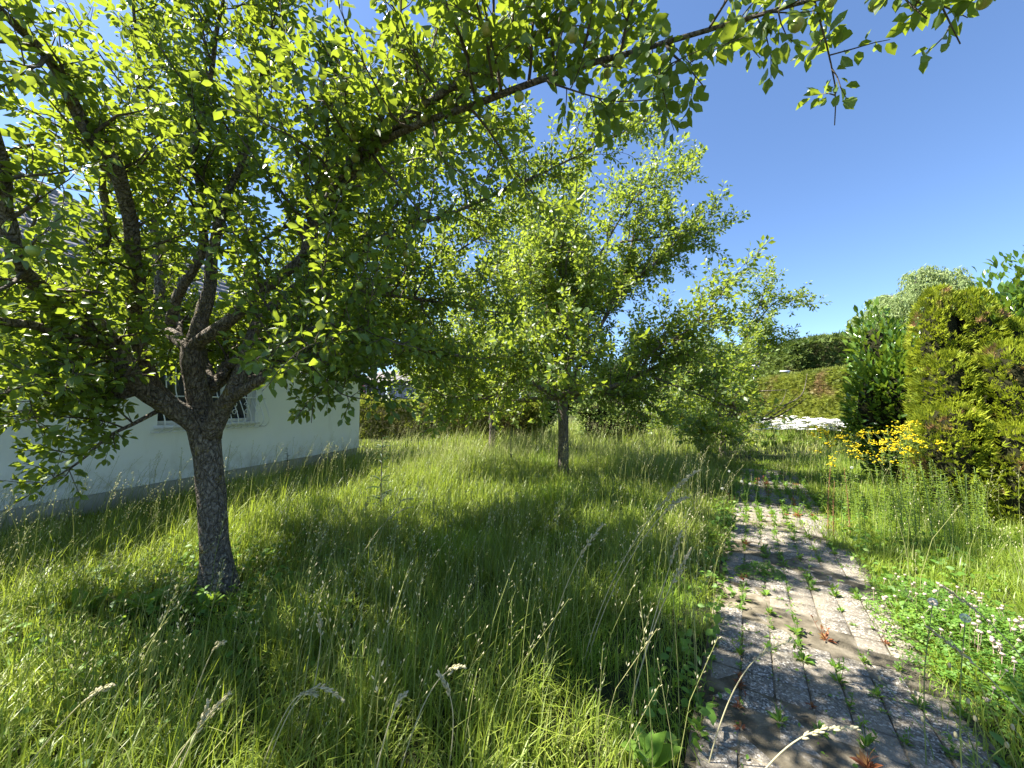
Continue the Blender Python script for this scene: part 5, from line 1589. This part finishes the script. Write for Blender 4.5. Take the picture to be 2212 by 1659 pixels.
# flowering plants -------------------------------------------------
def plant_meshes(seed, h, nleaf, leaf_l, leaf_w, flower, branch=0, stem_r=.004, red=False):
    """stem with lance leaves and, if wanted, a domed head"""
    r0 = np.random.default_rng(seed)
    lean = r0.normal(size=2) * .06 * h
    pth, rr_ = smooth_path([(0, 0, -.03), (lean[0] * .3, lean[1] * .3, h * .5), (lean[0], lean[1], h)], [stem_r, stem_r * .8, stem_r * .4], .08)
    st = MB(); V_, F_ = tube(pth, rr_, 5); st.add(V_, F_)
    fo = MB()
    f = np.sort(r0.uniform(.08, 1, nleaf)); i_ = f * (len(pth) - 1); i0 = np.minimum(i_.astype(int), len(pth) - 2)
    P_ = pth[i0] + (pth[i0 + 1] - pth[i0]) * (i_ - i0)[:, None]
    az = np.arange(nleaf) * 2.4 + r0.normal(size=nleaf) * .3
    D = np.stack([np.cos(az), np.sin(az), r0.uniform(.15, .8, nleaf)], -1)
    T = LT.copy(); T[:, 0] *= leaf_w
    V_, F_ = scatter(T, LF, P_, frames(D, np.array([0, 0, 1.])), leaf_l * r0.uniform(.6, 1.2, nleaf) * (1.1 - .5 * f)); fo.add(V_, F_)
    fl = None
    if flower:
        fl = MB()
        top = pth[-1]
        S_, SF_ = uvsphere(1, 5, 4)
        n = flower
        nc = 7
        cc = np.stack([r0.normal(size=nc) * branch * .6, r0.normal(size=nc) * branch * .6, r0.uniform(-.2, .03, nc)], -1)
        a = r0.random(n) * 6.283; rr2_ = np.sqrt(r0.random(n)) * .04
        C_ = top + cc[r0.integers(0, nc, n)] + np.stack([np.cos(a) * rr2_, np.sin(a) * rr2_, -.3 * rr2_ + r0.normal(size=n) * .012 + .03], -1)
        V_, F_ = scatter(S_, SF_, C_, np.repeat(np.eye(3)[None], n, 0), np.stack([r0.uniform(.005, .012, n)] * 2 + [r0.uniform(.004, .008, n)], -1)); fl.add(V_, F_)
        for k in range(0, n, 5):
            V_, F_ = tube([pth[-3], C_[k]], .0014, 3, False); st.add(V_, F_)
    return st, fo, fl


def make_plant(name, label, cat, seed, h, nleaf, leaf_l, leaf_w, leafm, flower=0, branch=.1, flm=None, stemm='stem', group=None, stem_r=.004):
    st, fo, fl = plant_meshes(seed, h, nleaf, leaf_l, leaf_w, flower, branch, stem_r)
    root = thing(name, label, cat, group=group)
    st.build('stem', M[stemm], root, True)
    tag(fo.build('foliage', M[leafm], root), kind='stuff')
    if fl: tag(fl.build('flower_head', M[flm], root), kind='stuff')
    return root


def place(root, x, y, s=1.0):
    root.location = (x, y, float(gz(x, y))); root.rotation_euler = (0, 0, rng.random() * 6.28); root.scale = (s, s, s)


# yellow ragwort
protos = [make_plant('ragwort', 'yellow-flowered ragwort in front of the thuja', 'flower', 300 + k, .95, 46, .065, .55, 'goldenrod', 52, .12, 'yellow', group='yellow ragwort by the thuja') for k in range(4)]
spots = []
for (dx, dy, Y) in ((1780, 925, 5.6), (1805, 920, 5.5), (1830, 930, 5.6), (1770, 940, 5.5), (1820, 945, 5.4), (1895, 925, 5.3), (1920, 920, 5.2), (1945, 915, 5.2), (1968, 922, 5.2), (1985, 915, 5.3), (1940, 932, 5.1), (1925, 958, 4.9), (1905, 960, 4.9), (1850, 962, 5.1), (1800, 975, 5.3), (1960, 935, 5.1), (1990, 932, 5.2)):
    spots.append(at(dx, dy, Y))
for k, p_ in enumerate(spots):
    o = protos[k] if k < 4 else copy_tree(protos[k % 4])
    hgt = p_[2]
    place(o, p_[0], p_[1], hgt / .98)
# green stems without flowers
protos = [make_plant('goldenrod', 'leafy unflowered green stem in the stand between path and thuja', 'plant', 330 + k, .7, 60, .05, .5, 'goldenrod', group='leafy green stems between path and thuja') for k in range(5)]
k = 0
for q in range(400):
    if k >= 130: break
    dx, Y = rng.uniform(1740, 2060), rng.uniform(3.9, 5.4)
    p_ = gpt(dx, 0, Y)
    s, t = path_st(p_[0], p_[1])
    if t < PW + .12 or p_[0] > 6.2 - .3 * (5.4 - Y) + .4: continue
    o = protos[k] if k < 5 else copy_tree(protos[k % 5])
    place(o, p_[0], p_[1], rng.uniform(.65, 1.2) * (.75 + .3 * sstep(PW, PW + 1.0, t)))
    k += 1
print('goldenrod', k)
# dry dock
for q, (dx, dy, Y, lab) in enumerate(((1782, 1010, 4.6, 'dry red-brown dock stem standing by the path'), (1830, 1010, 4.7, 'leaning pale brown dock stem in the green stand'), (1795, 1040, 4.5, 'short rusty dock stem at the path edge'))):
    p_ = at(dx, dy, Y)
    st, fo, fl = plant_meshes(400 + q, p_[2], 110, .022, .9, 0)
    o = thing('dry_dock', lab, 'plant'); st.build('stem', M['dock_dry'], o, True); tag(fo.build('seed_clusters', M['dock_dry'], o), kind='stuff')
    place(o, p_[0], p_[1])
# thistle in front of the slim tree
p_ = at(825, 948, 5.6)
o = make_plant('thistle', 'dark upright thistle standing alone in the grass left of the slim apple tree', 'plant', 410, p_[2], 34, .2, .3, 'thistle', stemm='twig', stem_r=.009)
place(o, p_[0], p_[1])
p_ = at(1105, 935, 8.8)
o = make_plant('young_sapling', 'small dark leafy sapling left of the slim apple trunk', 'plant', 411, p_[2], 40, .1, .8, 'dark_tree', stemm='twig', stem_r=.009)
place(o, p_[0], p_[1])
p_ = at(625, 968, 7.6)
o = make_plant('wall_weed', 'dark bushy weed standing against the plinth of the bungalow', 'plant', 412, p_[2], 60, .09, .6, 'dark_tree', stemm='twig', stem_r=.007)
place(o, p_[0], p_[1])

# yarrow
def yarrow_mesh(seed):
    r0 = np.random.default_rng(seed)
    st, fl = MB(), MB()
    for k in range(6):
        b_ = r0.normal(size=2) * .08; top = np.array([b_[0] * 2.2, b_[1] * 2.2, r0.uniform(.5, .68)])
        V_, F_ = tube([(b_[0], b_[1], -.03), (b_[0] * 1.5, b_[1] * 1.5, top[2] * .5), tuple(top)], [.004, .004, .003], 4); st.add(V_, F_)
        T, F = blade_template(10, 60, 3); V_, F_ = scatter(T, F, np.array([(b_[0], b_[1], .05)] * 8), rotz(r0.random(8) * 6.28), np.array([[.025, .22, .22]] * 8)); st.add(V_, F_)
        n = 20; a = r0.random(n) * 6.283; q = np.sqrt(r0.random(n)) * .085
        S_, SF_ = uvsphere(1, 5, 4, (1, 1, .45))
        V_, F_ = scatter(S_, SF_, top + np.stack([np.cos(a) * q, np.sin(a) * q, .012 - 2 * q * q + r0.normal(size=n) * .004], -1), np.repeat(np.eye(3)[None], n, 0), r0.uniform(.014, .024, n)); fl.add(V_, F_)
    return st.mesh('stems', M['goldenrod']), fl.mesh('flower_head', M['yarrow'])


YM = [yarrow_mesh(k) for k in range(4)]
for k in range(70):
    p_ = gpt(rng.uniform(1610, 1800) if k < 56 else rng.uniform(1790, 1890), 0, rng.uniform(13, 16.5))
    o = thing('yarrow', 'white flat-headed yarrow in the drift at the end of the path', 'flower', group='white yarrow drift at the end of the path')
    a_, b_ = YM[k % 4]
    link('stems', a_, o); tag(link('flower_head', b_, o), kind='stuff')
    place(o, p_[0], p_[1], rng.uniform(1.1, 1.5))

# dandelion clocks
r0 = np.random.default_rng(9)
mb = MB()
dirs = nrm(r0.normal(size=(150, 3)))
for d in dirs:
    u_ = nrm(np.cross(d, (.3, .5, .8))); v_ = np.cross(d, u_); c_ = d * .017
    mb.add([d * .003, c_ + u_ * .0003, c_ - u_ * .0003], np.array([(0, 1, 2)]))
    for a in (0, 1.05, 2.1):
        w_ = (u_ * math.cos(a) + v_ * math.sin(a)) * .006
        mb.add([c_ - w_, c_ + w_, c_ + d * .0015], np.array([(0, 1, 2)]))
clock_me = mb.mesh('seed_ball', M['yarrow'])
for q, (dx, dy, Y, lab) in enumerate(((2085, 1335, 1.55, 'biggest dandelion clock leaning over the clover mound'), (2015, 1300, 1.7, 'dandelion clock with half its seeds gone above the clover'), (1575, 1018, 5.9, None), (1602, 1040, 5.4, None), (1620, 1045, 5.5, None), (1640, 1042, 5.6, None), (1560, 1055, 5.2, None), (1840, 1010, 4.6, None))):
    top = at(dx, dy, Y)
    b_ = top + np.array([r0.uniform(-.12, .12), r0.uniform(-.05, .1), 0]); b_[2] = float(gz(b_[0], b_[1]))
    o = thing('dandelion_clock', lab or 'small white dandelion clock at the overgrown end of the path', 'flower', tuple(b_), group=None if lab else 'dandelion clocks at the end of the path')
    mb = MB(); pth, rr_ = smooth_path([(0, 0, -.02), ((top - b_)[0] * .2, (top - b_)[1] * .2, (top[2] - b_[2]) * .55), tuple(top - b_)], [.0024, .002, .0016], .05); V_, F_ = tube(pth, rr_, 5); mb.add(V_, F_)
    mb.build('stem', M['stem'], o, True)
    k_ = link('seed_ball', clock_me, o); k_.location = Vector(top - b_); k_.scale = (.85, .85, .85)

# leafless flower stems bending over the path at lower right
for q in range(16):
    b_ = gpt(rng.uniform(1880, 2240), 0, rng.uniform(1.25, 1.75)); s, t = path_st(b_[0], b_[1])
    if t < PW - .25: b_[:2] = path_xy(s, PW + .05)
    b_[2] = 0.0
    d = np.array([rng.normal() * .12 - .08, rng.normal() * .12 + .02, rng.uniform(.22, .42)])
    o = thing('spent_flower_stem', 'thin bare green stem with a spent bud by the near clover', 'plant', tuple(b_), group='spent flower stems by the near clover')
    mb = MB(); pth, rr_ = smooth_path([(0, 0, -.02), tuple(d * np.array([.2, .2, .5])), tuple(d)], [.0022, .002, .0015], .05); V_, F_ = tube(pth, rr_, 5); mb.add(V_, F_); mb.build('stem', M['stem'], o, True)
    S_, SF_ = uvsphere(1, 6, 5, (.006, .006, .012)); mb = MB(); mb.add(S_ + d, SF_); mb.build('bud', M['seed'], o, True)


# dock leaves at the foot of the big tree
def dock(label, x, y, n, l, seed, s=1):
    r0 = np.random.default_rng(seed)
    o = thing('dock_plant', label, 'plant', (x, y, 0))
    Tn = BT * np.array([.85, 1, 1])
    me = MB(); me.add(Tn, LF); me = me.mesh('leaf', M['weed'], True)
    for k in range(n):
        a = k * 2.4 + r0.normal() * .3; e = r0.uniform(.3, 1.1); d = np.array([[math.cos(a) * math.cos(e), math.sin(a) * math.cos(e), math.sin(e)]])
        A = frames(d, np.array([[0, 0, 1.]]))[0] * l * r0.uniform(.6, 1.2)
        c_ = link('leaf', me, o); Mx = Matrix(A.tolist()).to_4x4(); Mx.translation = Vector((d[0] * .02)); c_.matrix_local = Mx
    mb = MB(); V_, F_ = tube([(0, 0, -.03), (0, 0, .02), (0, .005, .05)], .006, 5); mb.add(V_, F_); mb.build('crown_stem', M['stem'], o)


dock('broad dock leaves catching the sun left of the big trunk foot', TB1[0] - .32, TB1[1] - .25, 9, .2, 1)
dock('single clump of upright dock leaves right at the big trunk foot', TB1[0] + .08, TB1[1] - .2, 6, .15, 2)
dock('broad dock leaves in the grass just right of the big trunk', TB1[0] + .55, TB1[1] + .05, 8, .17, 3)
dock('broad dock plant at the grass edge by the near pavers', *gpt(1370, 0, 1.7)[:2], 8, .14, 4)
dock('wide dock plant in the shade further left of the big trunk', TB1[0] - .75, TB1[1] - .3, 9, .18, 5)
